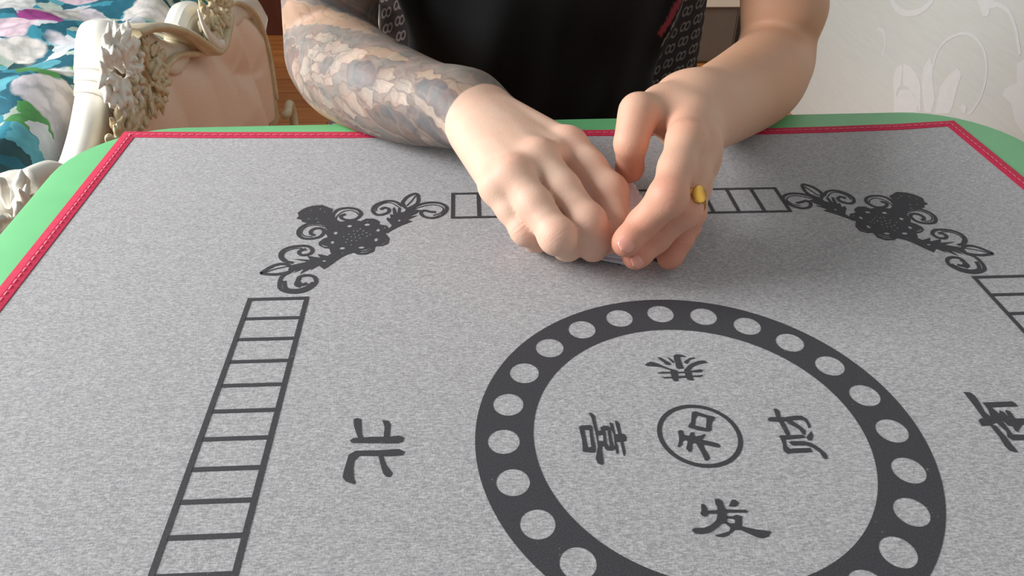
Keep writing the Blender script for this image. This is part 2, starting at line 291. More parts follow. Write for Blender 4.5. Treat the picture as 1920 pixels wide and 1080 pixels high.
PRINT={'gong':[[(-171,520),(-156,538),(-135,549),(-118,545),(-91,528),(-69,509),(-39,489),(-4,472),(-2,462),(-13,413),(-15,392),(-38,390),(-45,405),(-46,427),(-44,448),(-41,476),(-65,490),(-92,504),(-113,508),(-138,512),(-159,515)],[(-115,459),(-87,466),(-38,462),(-41,451),(-113,453)],[(-8,463),(37,462),(34,450),(-11,451)],[(-101,426),(-66,426),(-43,424),(-43,413),(-89,415)],[(-11,430),(38,429),(34,414),(-15,413)],[(-89,582),(-67,578),(-50,556),(-32,539),(-25,521),(-37,517),(-57,523),(-66,544),(-80,561)],[(-36,580),(-22,573),(-6,548),(-5,535),(-14,534),(-23,549)],[(3,590),(17,602),(48,599),(70,583),(67,577),(37,582),(34,565),(34,524),(36,487),(3,484),(-4,500),(0,538),(-1,564)],[(47,539),(71,557),(89,570),(119,573),(114,565),(85,554),(65,525),(54,524)],[(177,527),(166,544),(149,546),(124,541),(87,525),(63,506),(45,485),(33,473),(30,424),(34,399),(50,394),(67,391),(66,422),(70,456),(64,469),(83,493),(115,514),(147,522)],[(68,467),(95,470),(123,477),(136,469),(121,452),(66,456)],[(62,431),(93,428),(124,432),(125,427),(107,416),(59,421)]],
'xi':[[(-587,86),(-572,96),(-525,97),(-519,87),(-524,60),(-538,64),(-561,67),(-572,50),(-583,59)],[(-585,67),(-562,62),(-560,-42),(-563,-57),(-587,-71),(-581,-3)],[(-538,72),(-521,79),(-524,25),(-522,-37),(-526,-74),(-544,-65),(-542,-36),(-539,33)],[(-584,-49),(-559,-48),(-524,-44),(-526,-74),(-538,-82),(-577,-75),(-587,-73)],[(-524,179),(-510,180),(-497,157),(-498,134),(-497,55),(-505,-22),(-490,-38),(-495,-68),(-498,-148),(-508,-158),(-525,-150),(-532,-121),(-521,-81),(-511,-45),(-509,24),(-515,143)],[(-480,79),(-461,89),(-437,86),(-432,73),(-436,58),(-453,61),(-466,53),(-480,58)],[(-501,57),(-463,57),(-463,37),(-491,27),(-505,28)],[(-442,76),(-432,71),(-436,-18),(-430,-59),(-445,-70),(-453,-47),(-451,-25),(-449,52)],[(-470,57),(-460,53),(-465,-24),(-458,-47),(-458,-62),(-476,-65),(-481,-42),(-477,7)],[(-506,-9),(-465,-13),(-469,-43),(-509,-41)],[(-478,-42),(-430,-48),(-431,-63),(-448,-73),(-473,-69)],[(-430,111),(-413,106),(-413,35),(-418,-11),(-413,-49),(-416,-86),(-425,-95),(-429,-86),(-426,-26),(-422,28),(-429,67)],[(-402,120),(-390,119),(-381,101),(-383,38),(-383,-9),(-383,-88),(-392,-111),(-397,-102),(-397,-65),(-397,-8),(-399,35)],[(-419,28),(-384,36),(-367,29),(-361,6),(-367,-13),(-388,-20),(-425,-18)]],
'he':[[(0,163),(21,167),(69,140),(104,126),(108,118),(84,88),(66,106),(61,120),(24,137),(8,118),(-19,102)],[(-11,119),(9,122),(-7,71),(-27,54),(-39,57),(-44,66),(-23,93)],[(-39,57),(-7,71),(43,52),(75,67),(68,37),(50,27),(1,38)],[(63,115),(89,101),(72,58),(43,51)],[(-102,36),(-88,44),(-76,39),(-76,12),(-52,4),(-22,-1),(5,4),(27,13),(29,5),(9,-19),(-27,-47),(-51,-42),(-73,-28),(-78,-22),(-92,-27),(-101,-52),(-116,-65),(-127,-65),(-110,-26),(-103,7)],[(-41,25),(-24,28),(-26,-5),(-49,-46),(-64,-94),(-78,-99),(-88,-77),(-77,-53),(-65,-20)],[(-13,-18),(22,-30),(76,-51),(83,-66),(72,-78),(49,-71),(-3,-52)],[(-32,-42),(0,-40),(3,-89),(12,-125),(10,-145),(-9,-158),(-16,-152),(-20,-104),(-27,-71)]],
'cai':[[(422,167),(440,164),(447,145),(439,108),(443,84),(447,43),(448,-4),(437,-19),(425,-11),(423,24),(420,68),(417,109)],[(369,99),(385,109),(469,107),(521,114),(550,111),(567,90),(570,50),(566,34),(552,24),(555,58),(548,79),(523,86),(485,82),(422,76),(370,83)],[(453,87),(486,84),(518,40),(532,12),(519,-19),(509,-11),(502,21),(463,63)],[(385,-19),(400,-14),(510,-15),(515,-35),(478,-37),(417,-42),(397,-41)],[(560,8),(558,-21),(538,-55),(521,-50),(520,-31)],[(391,-25),(413,-38),(403,-83),(414,-102),(408,-128),(391,-133),(378,-112),(388,-75)],[(405,-102),(455,-100),(513,-101),(516,-126),(475,-127),(402,-128)],[(422,-59),(437,-54),(501,-57),(533,-72),(559,-105),(576,-136),(576,-162),(560,-176),(552,-161),(549,-131),(526,-100),(497,-82),(433,-81)]],
'fa':[[(-99,-404),(-85,-402),(-78,-420),(-81,-447),(-85,-465),(-103,-469),(-113,-461),(-113,-449),(-106,-440)],[(-80,-439),(-32,-438),(-35,-457),(-83,-454)],[(-32,-379),(-11,-377),(1,-392),(1,-424),(7,-440),(-5,-482),(-11,-505),(-39,-511),(-62,-530),(-98,-551),(-135,-558),(-166,-553),(-174,-535),(-159,-527),(-116,-527),(-82,-514),(-53,-490),(-41,-464),(-30,-420),(-35,-406),(-31,-393)],[(-3,-436),(34,-439),(93,-443),(100,-451),(91,-457),(30,-453),(-5,-453)],[(45,-387),(61,-386),(73,-402),(63,-416),(45,-423),(22,-421)],[(-19,-468),(24,-473),(44,-466),(67,-475),(57,-505),(51,-526),(22,-519),(29,-494),(21,-486),(-5,-483)],[(-28,-501),(-6,-502),(9,-511),(36,-507),(52,-521),(47,-546),(17,-544),(-2,-533),(-11,-518)],[(3,-523),(17,-542),(-26,-572),(-49,-578),(-72,-574),(-81,-566),(-44,-559),(-11,-548)],[(33,-520),(54,-528),(108,-546),(145,-553),(169,-559),(150,-583),(124,-591),(99,-586),(64,-562),(38,-545)]],
'bei':[[(-1701,190),(-1682,198),(-1663,189),(-1650,89),(-1641,70),(-1663,58),(-1676,90),(-1694,143)],[(-1558,176),(-1529,173),(-1515,149),(-1514,70),(-1543,65),(-1543,130)],[(-1703,50),(-1688,65),(-1612,68),(-1507,67),(-1469,71),(-1442,57),(-1448,32),(-1471,20),(-1656,31),(-1694,34)],[(-1669,-17),(-1557,-19),(-1464,-15),(-1435,-34),(-1443,-55),(-1508,-58),(-1648,-49),(-1668,-78),(-1669,-125),(-1659,-184),(-1649,-207),(-1653,-219),(-1695,-199),(-1712,-176),(-1711,-141),(-1704,-82),(-1699,-40)],[(-1560,-47),(-1538,-54),(-1518,-109),(-1484,-163),(-1494,-183),(-1512,-182),(-1528,-161),(-1546,-102)]],
'nan':[[(1463,243),(1497,238),(1508,215),(1509,182),(1497,93),(1515,43),(1474,21),(1464,52),(1466,139)],[(1433,41),(1455,52),(1509,49),(1510,19),(1469,3),(1427,2)],[(1522,162),(1593,162),(1680,163),(1690,148),(1691,126),(1601,127),(1553,126),(1529,92),(1523,105)],[(1527,130),(1551,123),(1563,78),(1578,102),(1592,95),(1601,51),(1604,95),(1616,104),(1629,94),(1627,44),(1759,38),(1736,3),(1638,1),(1599,-33),(1584,-50),(1577,-32),(1582,-9),(1563,-2),(1550,48),(1515,43),(1508,56)],[(1505,50),(1550,48),(1552,-19),(1551,-61),(1689,-73),(1675,-96),(1551,-99),(1529,-98),(1514,-77),(1530,-42)],[(1471,15),(1500,1),(1507,-65),(1507,-111),(1510,-151),(1511,-171),(1496,-174),(1473,-161),(1468,-132),(1474,-75)]],
'orn_fill':[[(-2307,2203),(-2283,2246),(-2260,2272),(-2219,2297),(-2148,2307),(-2107,2275),(-2067,2247),(-2070,2194),(-2048,2167),(-2069,2125),(-2119,2101),(-2151,2077),(-2219,2063),(-2257,2081),(-2265,2107),(-2303,2125),(-2291,2159)],[(-2152,2085),(-2120,2110),(-2057,2168),(-2032,2106),(-1992,2071),(-1907,2093),(-1852,2074),(-1819,2107),(-1766,2105),(-1722,2052),(-1724,2027),(-1670,2009),(-1649,1958),(-1672,1910),(-1641,1845),(-1645,1782),(-1685,1753),(-1727,1755),(-1730,1694),(-1777,1658),(-1835,1660),(-1863,1684),(-1925,1649),(-1974,1651),(-2012,1690),(-2023,1735),(-2061,1745),(-2099,1777),(-2105,1816),(-2077,1862),(-2054,1877),(-2080,1942),(-2069,1990),(-2056,2023),(-2111,2042)],[(-1650,1975),(-1635,2007),(-1676,2085),(-1678,2119),(-1650,2101),(-1659,2162),(-1636,2152),(-1646,2232),(-1634,2258),(-1609,2160),(-1606,2257),(-1588,2247),(-1588,2176),(-1557,2193),(-1550,2228),(-1523,2236),(-1450,2207),(-1475,2163),(-1527,2122),(-1465,2137),(-1533,2079),(-1497,2061),(-1573,2005),(-1623,1957),(-1663,1910),(-1685,1976)],[(-1939,1627),(-1894,1670),(-1996,1689),(-2024,1653),(-2093,1678),(-2070,1633),(-2156,1658),(-2133,1613),(-2241,1625),(-2146,1589),(-2230,1559),(-2253,1510),(-2230,1467),(-2179,1543),(-2214,1467),(-2151,1520),(-2172,1451),(-2104,1525),(-2114,1491),(-2066,1545),(-2028,1501),(-2000,1536)]],
'orn_hole':[[(-1907,2012),(-1911,2001),(-1924,1997),(-1938,2002),(-1945,2014),(-1941,2026),(-1928,2030),(-1913,2024)],[(-1786,2026),(-1791,2015),(-1806,2010),(-1821,2016),(-1829,2028),(-1824,2039),(-1809,2044),(-1794,2038)],[(-1712,1952),(-1715,1939),(-1725,1933),(-1736,1939),(-1742,1953),(-1738,1967),(-1728,1973),(-1718,1966)],[(-1715,1832),(-1718,1817),(-1728,1810),(-1739,1817),(-1744,1833),(-1741,1849),(-1732,1855),(-1721,1848)],[(-1797,1742),(-1802,1732),(-1817,1729),(-1833,1734),(-1840,1744),(-1835,1753),(-1820,1757),(-1804,1752)],[(-1922,1738),(-1926,1727),(-1940,1723),(-1955,1728),(-1962,1739),(-1958,1750),(-1944,1754),(-1929,1749)],[(-2002,1812),(-2004,1799),(-2013,1793),(-2024,1799),(-2029,1813),(-2027,1826),(-2018,1831),(-2008,1825)],[(-1994,1927),(-1997,1914),(-2007,1908),(-2018,1915),(-2025,1928),(-2022,1942),(-2012,1947),(-2000,1941)],[(-2056,2082),(-2062,2063),(-2080,2056),(-2101,2064),(-2112,2084),(-2107,2103),(-2088,2110),(-2067,2101)],[(-1913,1911),(-1914,1906),(-1919,1903),(-1924,1906),(-1927,1912),(-1925,1917),(-1921,1920),(-1915,1917)],[(-1944,1882),(-1945,1876),(-1950,1874),(-1955,1877),(-1957,1883),(-1956,1888),(-1951,1890),(-1946,1888)],[(-1916,1848),(-1917,1842),(-1922,1840),(-1927,1842),(-1930,1848),(-1928,1854),(-1924,1856),(-1918,1853)],[(-1894,1878),(-1895,1873),(-1900,1871),(-1905,1873),(-1907,1879),(-1906,1885),(-1901,1887),(-1896,1884)],[(-1876,1910),(-1877,1904),(-1882,1902),(-1887,1905),(-1889,1910),(-1888,1916),(-1883,1918),(-1878,1916)],[(-1884,1831),(-1886,1825),(-1890,1823),(-1895,1825),(-1898,1831),(-1896,1837),(-1892,1839),(-1887,1836)],[(-1865,1869),(-1867,1864),(-1871,1862),(-1876,1864),(-1879,1870),(-1878,1876),(-1873,1878),(-1868,1875)],[(-1844,1893),(-1845,1887),(-1850,1885),(-1855,1887),(-1858,1893),(-1856,1899),(-1852,1901),(-1846,1898)],[(-1854,1829),(-1856,1824),(-1860,1822),(-1865,1824),(-1868,1830),(-1867,1835),(-1862,1838),(-1857,1835)],[(-1832,1860),(-1833,1855),(-1838,1852),(-1843,1855),(-1846,1861),(-1844,1866),(-1840,1868),(-1835,1866)],[(-1858,1950),(-1860,1944),(-1864,1942),(-1869,1944),(-1872,1950),(-1871,1956),(-1866,1958),(-1861,1956)],[(-1842,1974),(-1843,1968),(-1848,1966),(-1853,1968),(-1856,1974),(-1854,1980),(-1849,1982),(-1844,1980)],[(-1819,1948),(-1821,1943),(-1825,1940),(-1830,1943),(-1833,1949),(-1832,1954),(-1827,1957),(-1822,1954)],[(-1821,1908),(-1823,1902),(-1827,1900),(-1832,1903),(-1835,1908),(-1834,1914),(-1829,1916),(-1824,1914)],[(-1795,1923),(-1797,1917),(-1801,1915),(-1806,1918),(-1809,1923),(-1808,1929),(-1803,1931),(-1798,1929)],[(-1787,1882),(-1789,1877),(-1793,1875),(-1798,1877),(-1801,1883),(-1799,1889),(-1795,1891),(-1790,1888)],[(-1767,1901),(-1769,1895),(-1773,1893),(-1779,1896),(-1781,1901),(-1780,1907),(-1775,1909),(-1770,1907)],[(-1884,1951),(-1886,1945),(-1890,1943),(-1896,1945),(-1898,1951),(-1897,1957),(-1892,1959),(-1887,1957)],[(-1883,1779),(-1884,1774),(-1889,1772),(-1894,1774),(-1896,1780),(-1895,1785),(-1890,1787),(-1885,1785)],[(-1920,1812),(-1922,1806),(-1926,1804),(-1931,1807),(-1934,1812),(-1932,1818),(-1928,1820),(-1923,1817)]],
'orn_hole_b':[[(-2151,2250),(-2152,2244),(-2157,2241),(-2162,2244),(-2165,2251),(-2164,2257),(-2159,2259),(-2154,2257)],[(-2212,2235),(-2213,2230),(-2217,2228),(-2222,2230),(-2225,2235),(-2224,2240),(-2220,2242),(-2215,2240)],[(-2115,2213),(-2116,2209),(-2120,2207),(-2125,2209),(-2128,2214),(-2126,2219),(-2122,2221),(-2118,2219)],[(-2212,2122),(-2213,2117),(-2218,2115),(-2223,2117),(-2226,2122),(-2225,2127),(-2220,2129),(-2215,2127)],[(-2157,2120),(-2159,2115),(-2165,2113),(-2171,2115),(-2175,2120),(-2173,2125),(-2167,2127),(-2160,2125)],[(-2248,2201),(-2249,2196),(-2252,2194),(-2257,2196),(-2259,2201),(-2258,2206),(-2255,2208),(-2250,2206)]],
'orn_hole_c':[[(-1580,2072),(-1583,2063),(-1590,2059),(-1598,2064),(-1601,2073),(-1599,2083),(-1592,2087),(-1584,2082)]],
'orn_hole_d':[[(-2026,1594),(-2029,1588),(-2039,1586),(-2050,1589),(-2055,1595),(-2052,1601),(-2042,1604),(-2031,1601)]],
'orn_thick':[[(-2036,2073),(-2056,2159),(-2030,2237),(-1960,2257),(-1894,2232),(-1862,2178),(-1875,2126),(-1907,2093),(-1960,2095),(-1994,2122),(-1998,2153),(-1969,2173)],[(-2054,2006),(-2130,2051),(-2209,2054),(-2256,1998),(-2259,1933),(-2224,1875),(-2162,1862),(-2106,1887),(-2088,1942),(-2107,1984),(-2148,1993),(-2177,1962),(-2171,1921),(-2143,1904)],[(-1580,2265),(-1629,2330),(-1695,2346),(-1764,2299),(-1786,2228),(-1762,2165),(-1717,2155),(-1674,2188),(-1673,2233),(-1706,2252),(-1731,2226)],[(-1583,2319),(-1550,2402),(-1492,2447),(-1471,2399),(-1472,2315),(-1506,2262),(-1551,2237),(-1583,2319)],[(-1547,2175),(-1488,2262),(-1408,2309),(-1325,2306),(-1273,2263),(-1263,2209),(-1294,2139),(-1356,2098),(-1419,2118),(-1444,2171),(-1422,2202),(-1385,2186),(-1340,2176)],[(-2233,1581),(-2294,1605),(-2327,1657),(-2327,1717),(-2289,1761),(-2216,1777),(-2165,1768),(-2133,1725),(-2143,1680),(-2190,1667),(-2216,1698),(-2204,1727),(-2176,1734)],[(-2417,1471),(-2370,1536),(-2320,1570),(-2262,1560),(-2229,1509),(-2255,1475),(-2331,1457),(-2417,1471)],[(-2233,1481),(-2273,1441),(-2280,1374),(-2264,1306),(-2220,1272),(-2157,1263),(-2099,1286),(-2061,1344),(-2062,1392),(-2090,1431),(-2138,1439),(-2170,1417),(-2166,1369),(-2138,1341),(-2110,1356)],[(-2254,1386),(-2229,1305),(-2168,1287),(-2110,1311),(-2072,1365)],[(-1842,2065),(-1818,2090),(-1765,2088),(-1731,2053)],[(-2161,1409),(-2173,1383),(-2174,1342),(-2143,1321)]],
'orn_thin':[[(-2023,2072),(-2027,2141),(-1999,2200),(-1948,2225),(-1900,2197),(-1878,2161)],[(-2070,1999),(-2162,2035),(-2220,2013),(-2240,1948),(-2210,1899),(-2158,1889)],[(-1606,2257),(-1656,2313),(-1711,2315),(-1757,2262),(-1761,2209)],[(-1490,2418),(-1519,2335),(-1548,2273)],[(-1496,2226),(-1397,2276),(-1333,2274),(-1286,2227),(-1304,2166),(-1357,2133)],[(-1536,2122),(-1494,2182),(-1440,2206)],[(-2279,1612),(-2312,1657),(-2305,1709),(-2261,1745),(-2204,1750)],[(-2391,1481),(-2327,1520),(-2252,1546)],[(-2032,1973),(-2078,1991),(-2099,1959)]],
'orn_arc':[[(-1820,1677),(-1805,1680),(-1791,1683),(-1775,1686),(-1764,1701),(-1755,1714),(-1744,1728),(-1748,1736),(-1758,1722),(-1768,1709),(-1777,1696),(-1792,1693),(-1807,1690),(-1822,1687)],[(-1689,1767),(-1680,1776),(-1671,1785),(-1661,1795),(-1659,1811),(-1657,1826),(-1655,1841),(-1661,1844),(-1662,1829),(-1664,1815),(-1665,1802),(-1674,1794),(-1683,1785),(-1692,1776)],[(-1795,2080),(-1785,2079),(-1774,2078),(-1764,2078),(-1757,2069),(-1749,2060),(-1741,2050),(-1738,2059),(-1747,2069),(-1755,2078),(-1764,2088),(-1775,2089),(-1785,2090),(-1796,2091)],[(-1987,1681),(-1977,1678),(-1967,1674),(-1956,1671),(-1947,1673),(-1937,1676),(-1928,1679),(-1930,1688),(-1939,1686),(-1949,1683),(-1957,1680),(-1967,1684),(-1977,1687),(-1987,1690)],[(-2086,1783),(-2079,1776),(-2071,1770),(-2063,1763),(-2054,1761),(-2046,1760),(-2038,1759),(-2039,1768),(-2047,1770),(-2055,1771),(-2063,1772),(-2070,1779),(-2077,1785),(-2085,1791)],[(-1692,1985),(-1683,1975),(-1675,1965),(-1667,1957),(-1670,1950),(-1674,1938),(-1677,1926),(-1672,1920),(-1669,1932),(-1665,1944),(-1662,1960),(-1672,1973),(-1681,1984),(-1689,1994)],[(-1818,1700),(-1806,1703),(-1794,1706),(-1781,1709),(-1774,1719),(-1768,1727),(-1762,1737),(-1766,1745),(-1772,1736),(-1778,1727),(-1784,1719),(-1796,1716),(-1808,1713),(-1820,1710)]]}
TATTOO=[('skin',[(51,272),(447,352),(858,341),(1233,269),(832,233),(383,165),(81,91),(-283,-70),(-362,-159),(-412,-31),(-125,175)]),('blue',[(-191,356),(421,451),(576,396),(188,360),(-69,313)]),('grey',[(-631,172),(-373,215),(-172,220),(-214,104),(-398,-44),(-563,6)]),('grey',[(-321,-257),(-170,-96),(149,-13),(293,-59),(42,-140),(-55,-282),(-122,-340)]),('dark',[(-12,-303),(33,-170),(267,-89),(529,-90),(554,-151),(379,-199),(331,-265),(464,-393),(711,-450),(337,-420),(113,-381)]),('skin',[(-312,-286),(27,-399),(536,-462),(969,-458),(1322,-477),(1228,-514),(545,-544),(-25,-469)]),('tan',[(1342,87),(1521,204),(1782,213),(1893,174),(1610,105),(1476,98)]),('light',[(501,46),(539,80),(701,93),(676,48),(571,30)]),('light',[(705,53),(748,114),(875,154),(1013,144),(1033,90),(843,50)]),('light',[(904,21),(1028,95),(1199,112),(1342,87),(1218,26),(1047,8)]),('light',[(360,-273),(355,-232),(442,-187),(589,-186),(669,-211),(653,-249),(446,-319)]),('light',[(452,-325),(659,-255),(734,-294),(702,-369),(535,-406)]),('light',[(672,-376),(775,-299),(827,-369),(849,-425),(707,-409)]),('light',[(677,-237),(723,-106),(818,-114),(931,-212),(947,-262),(763,-287)]),('light',[(751,-46),(848,11),(971,20),(959,-35),(861,-106),(770,-83)]),('dark',[(890,-101),(969,-46),(1186,-5),(1195,-81),(1183,-134),(1070,-183),(930,-159)]),('light',[(901,-78),(986,-30),(1133,-15),(1083,-63),(967,-112)]),('light',[(908,-137),(1006,-118),(1076,-156),(1015,-195),(927,-180)]),('light',[(931,-212),(1070,-183),(1204,-156),(1286,-177),(1186,-237),(1002,-250)]),('white',[(1232,-22),(1259,47),(1422,126),(1512,105),(1500,41),(1340,-39),(1351,-100),(1256,-145),(1218,-89)]),('light',[(1128,-210),(1266,-156),(1291,-214),(1191,-242)]),('blue',[(1430,-9),(1634,79),(1813,-30),(1702,-150),(1497,-145)]),('light',[(1754,65),(1866,87),(1941,31),(1880,-16),(1777,10)]),('light',[(1946,-3),(2040,63),(2220,9),(2145,-30),(2002,-38)]),('white',[(1799,-105),(1790,-35),(1924,-7),(1985,-18),(1933,-76),(1875,-130)]),('light',[(1627,-191),(1693,-140),(1817,-125),(1803,-230),(1711,-221)]),('white',[(1942,-145),(1989,-52),(2120,-58),(2193,-99),(2092,-140)]),('light',[(1387,-219),(1448,-155),(1622,-217),(1716,-318),(1602,-320),(1471,-276)]),('light',[(934,-318),(1083,-299),(1236,-356),(1369,-427),(1151,-402),(988,-373)]),('light',[(1284,-306),(1422,-287),(1573,-352),(1485,-386),(1360,-352)]),('grey',[(1744,-287),(1889,-204),(2071,-232),(2262,-277),(2029,-360),(1853,-345)]),('light',[(1188,-406),(1329,-385),(1573,-415),(1798,-407),(1543,-447),(1318,-440)]),('blue',[(1826,-195),(1959,-164),(2138,-193),(2294,-258),(2105,-270),(1933,-253)]),('blue',[(2163,-164),(2252,-97),(2402,-107),(2744,-197),(2805,-245),(2674,-270),(2322,-262)]),('blue',[(2157,41),(2328,143),(2470,160),(2593,88),(2727,53),(2712,-56),(2534,-76),(2283,-23)]),('white',[(2203,-40),(2303,-18),(2534,-76),(2751,-142),(2761,-193),(2456,-117)]),('tan',[(2443,165),(2932,241),(2804,133),(2737,66),(2604,101)]),('tan',[(2061,124),(2200,185),(2417,171),(2325,120),(2136,93)]),('light',[(2273,-206),(2435,-255),(2667,-261),(2874,-253),(2583,-294),(2393,-289)]),('black',[(701,439),(851,483),(1050,533),(1208,552),(1512,276),(1224,342),(893,372)]),('grey',[(843,391),(894,437),(1057,395),(1224,342),(1034,353)])]
TBOUND=[(2560,420),(2600,333),(2632,230),(2645,108),(2650,14),(2650,-76),(2668,-167),(2760,-232),(2920,-294),(3149,-345)]
TA=(0.4935, -0.8596, 0.1326)
TB=(0.4174, 0.3678, 0.8309)
WALLP={'fill':[[(1497,266),(1538,318),(1543,348),(1525,364),(1513,359),(1497,321),(1507,308),(1500,283)],[(1518,367),(1486,374),(1446,367),(1419,352),(1386,304),(1390,297),(1425,323),(1474,328),(1489,324)],[(1415,354),(1432,390),(1421,418),(1397,407),(1385,383),(1348,347),(1345,317),(1370,306)],[(1337,343),(1345,378),(1330,412),(1309,436),(1288,428),(1287,405),(1279,360),(1282,342),(1330,320)],[(1507,280),(1491,312),(1454,327),(1414,319),(1392,293),(1488,251)],[(1335,578),(1301,559),(1289,550),(1273,557),(1276,570),(1257,579),(1279,594)],[(1119,528),(1139,507),(1118,476),(1145,454),(1142,441),(1111,439),(1082,415),(1032,401)],[(1253,371),(1248,379),(1233,379),(1230,364),(1244,363)]],'line':[([(1397,407),(1400,435),(1388,463),(1364,485),(1332,502),(1294,508),(1253,498),(1226,478),(1208,448),(1203,415),(1210,385),(1219,369)],4),([(1665,485),(1626,470),(1587,469),(1556,476),(1521,491),(1494,513),(1482,532)],9),([(1266,584),(1222,583),(1185,564),(1156,539),(1140,524)],5),([(1679,401),(1649,401),(1625,382),(1618,348)],5)]}
# ---------------------------------------------------------------- room shell
def struct(name, mb, mat, smooth=False):
    o = mb.build(name, mat, None, smooth); o['kind'] = 'structure'; return o
struct('floor', MB().box((0.0, 0.6, -0.02), (4.6, 6.4, 0.04)), M['wood'])
# right wall with its raised pearl print
def poly3(pts2, place):
    tri = tessellate_polygon([[Vector((x, y, 0)) for x, y in pts2]])
    return [place(x, y) for x, y in pts2], [tuple(t) for t in tri]
def ribbon(pts, w0, w1=None):
    """flat outline of a line of width w0 (tapering to w1) through 2-D points"""
    P = [Vector(p) for p in smooth2(pts)]; L = []; Rr = []; n = len(P)
    for i, p in enumerate(P):
        t = (P[min(i+1, n-1)]-P[max(i-1, 0)]); t = t.normalized() if t.length else Vector((1, 0)); q = Vector((-t.y, t.x))
        w = w0 if w1 is None else w0+(w1-w0)*i/(n-1)
        L.append(p+q*w/2); Rr.append(p-q*w/2)
    return L, Rr
def smooth2(pts, k=4):
    P = [np.array(p, float) for p in pts]; out = []
    for i in range(len(P)-1):
        a = P[max(i-1, 0)]; b = P[i]; c = P[i+1]; d = P[min(i+2, len(P)-1)]
        for j in range(k):
            t = j/k
            out.append(0.5*((2*b)+(c-a)*t+(2*a-5*b+4*c-d)*t*t+(3*b-a-3*c+d)*t**3))
    out.append(P[-1]); return [tuple(q) for q in out]
def add_ribbon(mb, pts, w, place, w1=None):
    L, Rr = ribbon(pts, w, w1); n = len(L)
    vs = [place(*q) for q in L]+[place(*q) for q in Rr]
    mb.add(vs, [(i, i+1, n+i+1, n+i) for i in range(n-1)])
wall = MB().box((1.0, 0.95, 1.35), (0.10, 4.9, 2.7)); nwall = len(wall.f)
k = [0]
def on_wall(dy=0.0, dz=0.0, flip=1):
    k[0] += 1; off = 0.9496-0.00003*(k[0] % 12)
    return lambda y, z: (off, y*flip/1000+dy, z/1000+dz)
for dy, dz in ((0, 0), (0, 0.62), (-0.75, 0.3), (-0.75, 0.92), (0.0, 1.24), (0, -0.62), (-0.75, -0.32)):
    for P in WALLP['fill']:
        pl = on_wall(dy, dz); vs, fs = poly3(P, pl); wall.add(vs, fs)
    for P, w in WALLP['line']: add_ribbon(wall, P, w*1.6, on_wall(dy, dz))
wo = struct('wall_right', wall, [M['wallpaper'], M['wallprint']])
for i, p in enumerate(wo.data.polygons):
    if i >= nwall: p.material_index = 1
struct('wall_back', MB().box((-0.4, 3.45, 1.35), (3.9, 0.1, 2.7)), M['plaster'])
struct('baseboard_back', MB().box((-0.4, 3.39, 0.05), (3.7, 0.02, 0.1), bev=0.004), M['beige'])
# left wall with the window that lights the room
wl = MB()
for c, d in (((-2.05, 1.05, 0.45), (0.1, 4.9, 0.9)), ((-2.05, 1.05, 2.45), (0.1, 4.9, 0.5)), ((-2.05, -0.87, 1.55), (0.1, 1.06, 1.3)), ((-2.05, 2.24, 1.55), (0.1, 2.52, 1.3))): wl.box(c, d)
struct('wall_left', wl, M['plaster'])
fr = MB()
for c, d in (((-2.04, 0.32, 0.925), (0.06, 1.32, 0.05)), ((-2.04, 0.32, 2.175), (0.06, 1.32, 0.05)), ((-2.04, -0.315, 1.55), (0.06, 0.05, 1.3)), ((-2.04, 0.955, 1.55), (0.06, 0.05, 1.3)), ((-2.04, 0.32, 1.55), (0.05, 0.04, 1.3))): fr.box(c, d, bev=0.004)
struct('window_1', fr, M['cream'])
# far furniture glimpsed past the sitter
cb = thing('low_cabinet', 'low grey-brown cabinet with beige top, glimpsed past the sitter by the bare arm', 'cabinet', (0.60, 2.72, 0))
MB().box((0.60, 2.74, 0.11), (0.56, 0.44, 0.21), bev=0.003).build('body', M['cabinet'], cb)
MB().box((0.60, 2.73, 0.232), (0.60, 0.50, 0.03), bev=0.004).build('top', M['beige'], cb)
MB().box((0.60, 2.518, 0.11), (0.54, 0.006, 0.196), bev=0.001).build('drawer_front', M['cabinet'], cb)
wd_ = thing('wooden_chest', 'dark red-brown wooden chest on the floor beyond the end of the bed', 'chest', (-1.0, 3.1, 0))
MB().box((-0.78, 3.1, 0.2), (0.9, 0.46, 0.4), bev=0.006).build('body', M['redwood'], wd_)
MB().box((-0.78, 3.1, 0.415), (0.94, 0.5, 0.03), bev=0.006).build('lid', M['redwood'], wd_)

# ---------------------------------------------------------------- table
TROT = 0.0200; TC = Vector((-0.026, -0.024, 0))
def rrect(hx, hy, r, n=10):
    out = []
    for cx, cy, a0 in ((hx-r, hy-r, 0), (-hx+r, hy-r, PI/2), (-hx+r, -hy+r, PI), (hx-r, -hy+r, 1.5*PI)):
        for i in range(n+1):
            a = a0+PI/2*i/n; out.append((cx+r*math.cos(a), cy+r*math.sin(a)))
    return out
def slab(outline, rings, mb):
    """rings: (inset, z)"""
    n = len(outline); vs = []; fs = []
    for ins, z in rings:
        for x, y in outline:
            l = math.hypot(x, y); vs.append((x*(1-ins/l), y*(1-ins/l), z))
    for i in range(len(rings)-1):
        for k in range(n): fs.append((i*n+k, i*n+(k+1) % n, (i+1)*n+(k+1) % n, (i+1)*n+k))
    fs.append(tuple(range(n))[::-1]); fs.append(tuple((len(rings)-1)*n+k for k in range(n)))
    mb.add(vs, fs)
def trot(mb, z0=0):
    c, s = math.cos(TROT), math.sin(TROT)
    mb.v = [(x*c-y*s+TC.x, x*s+y*c+TC.y, z+z0) for x, y, z in mb.v]; return mb
tb = thing('folding_table', 'square table with rounded corners and a green rim, under the grey mat', 'table', (TC.x, TC.y, 0))
m = MB(); slab(rrect(0.397, 0.4020, 0.080), [(0.02, 0.712), (0.003, 0.716), (0.0, 0.724), (0.0, 0.744), (0.001, 0.7468), (0.003, 0.7478)], m)
trot(m).build('tabletop', M['green'], tb, True)
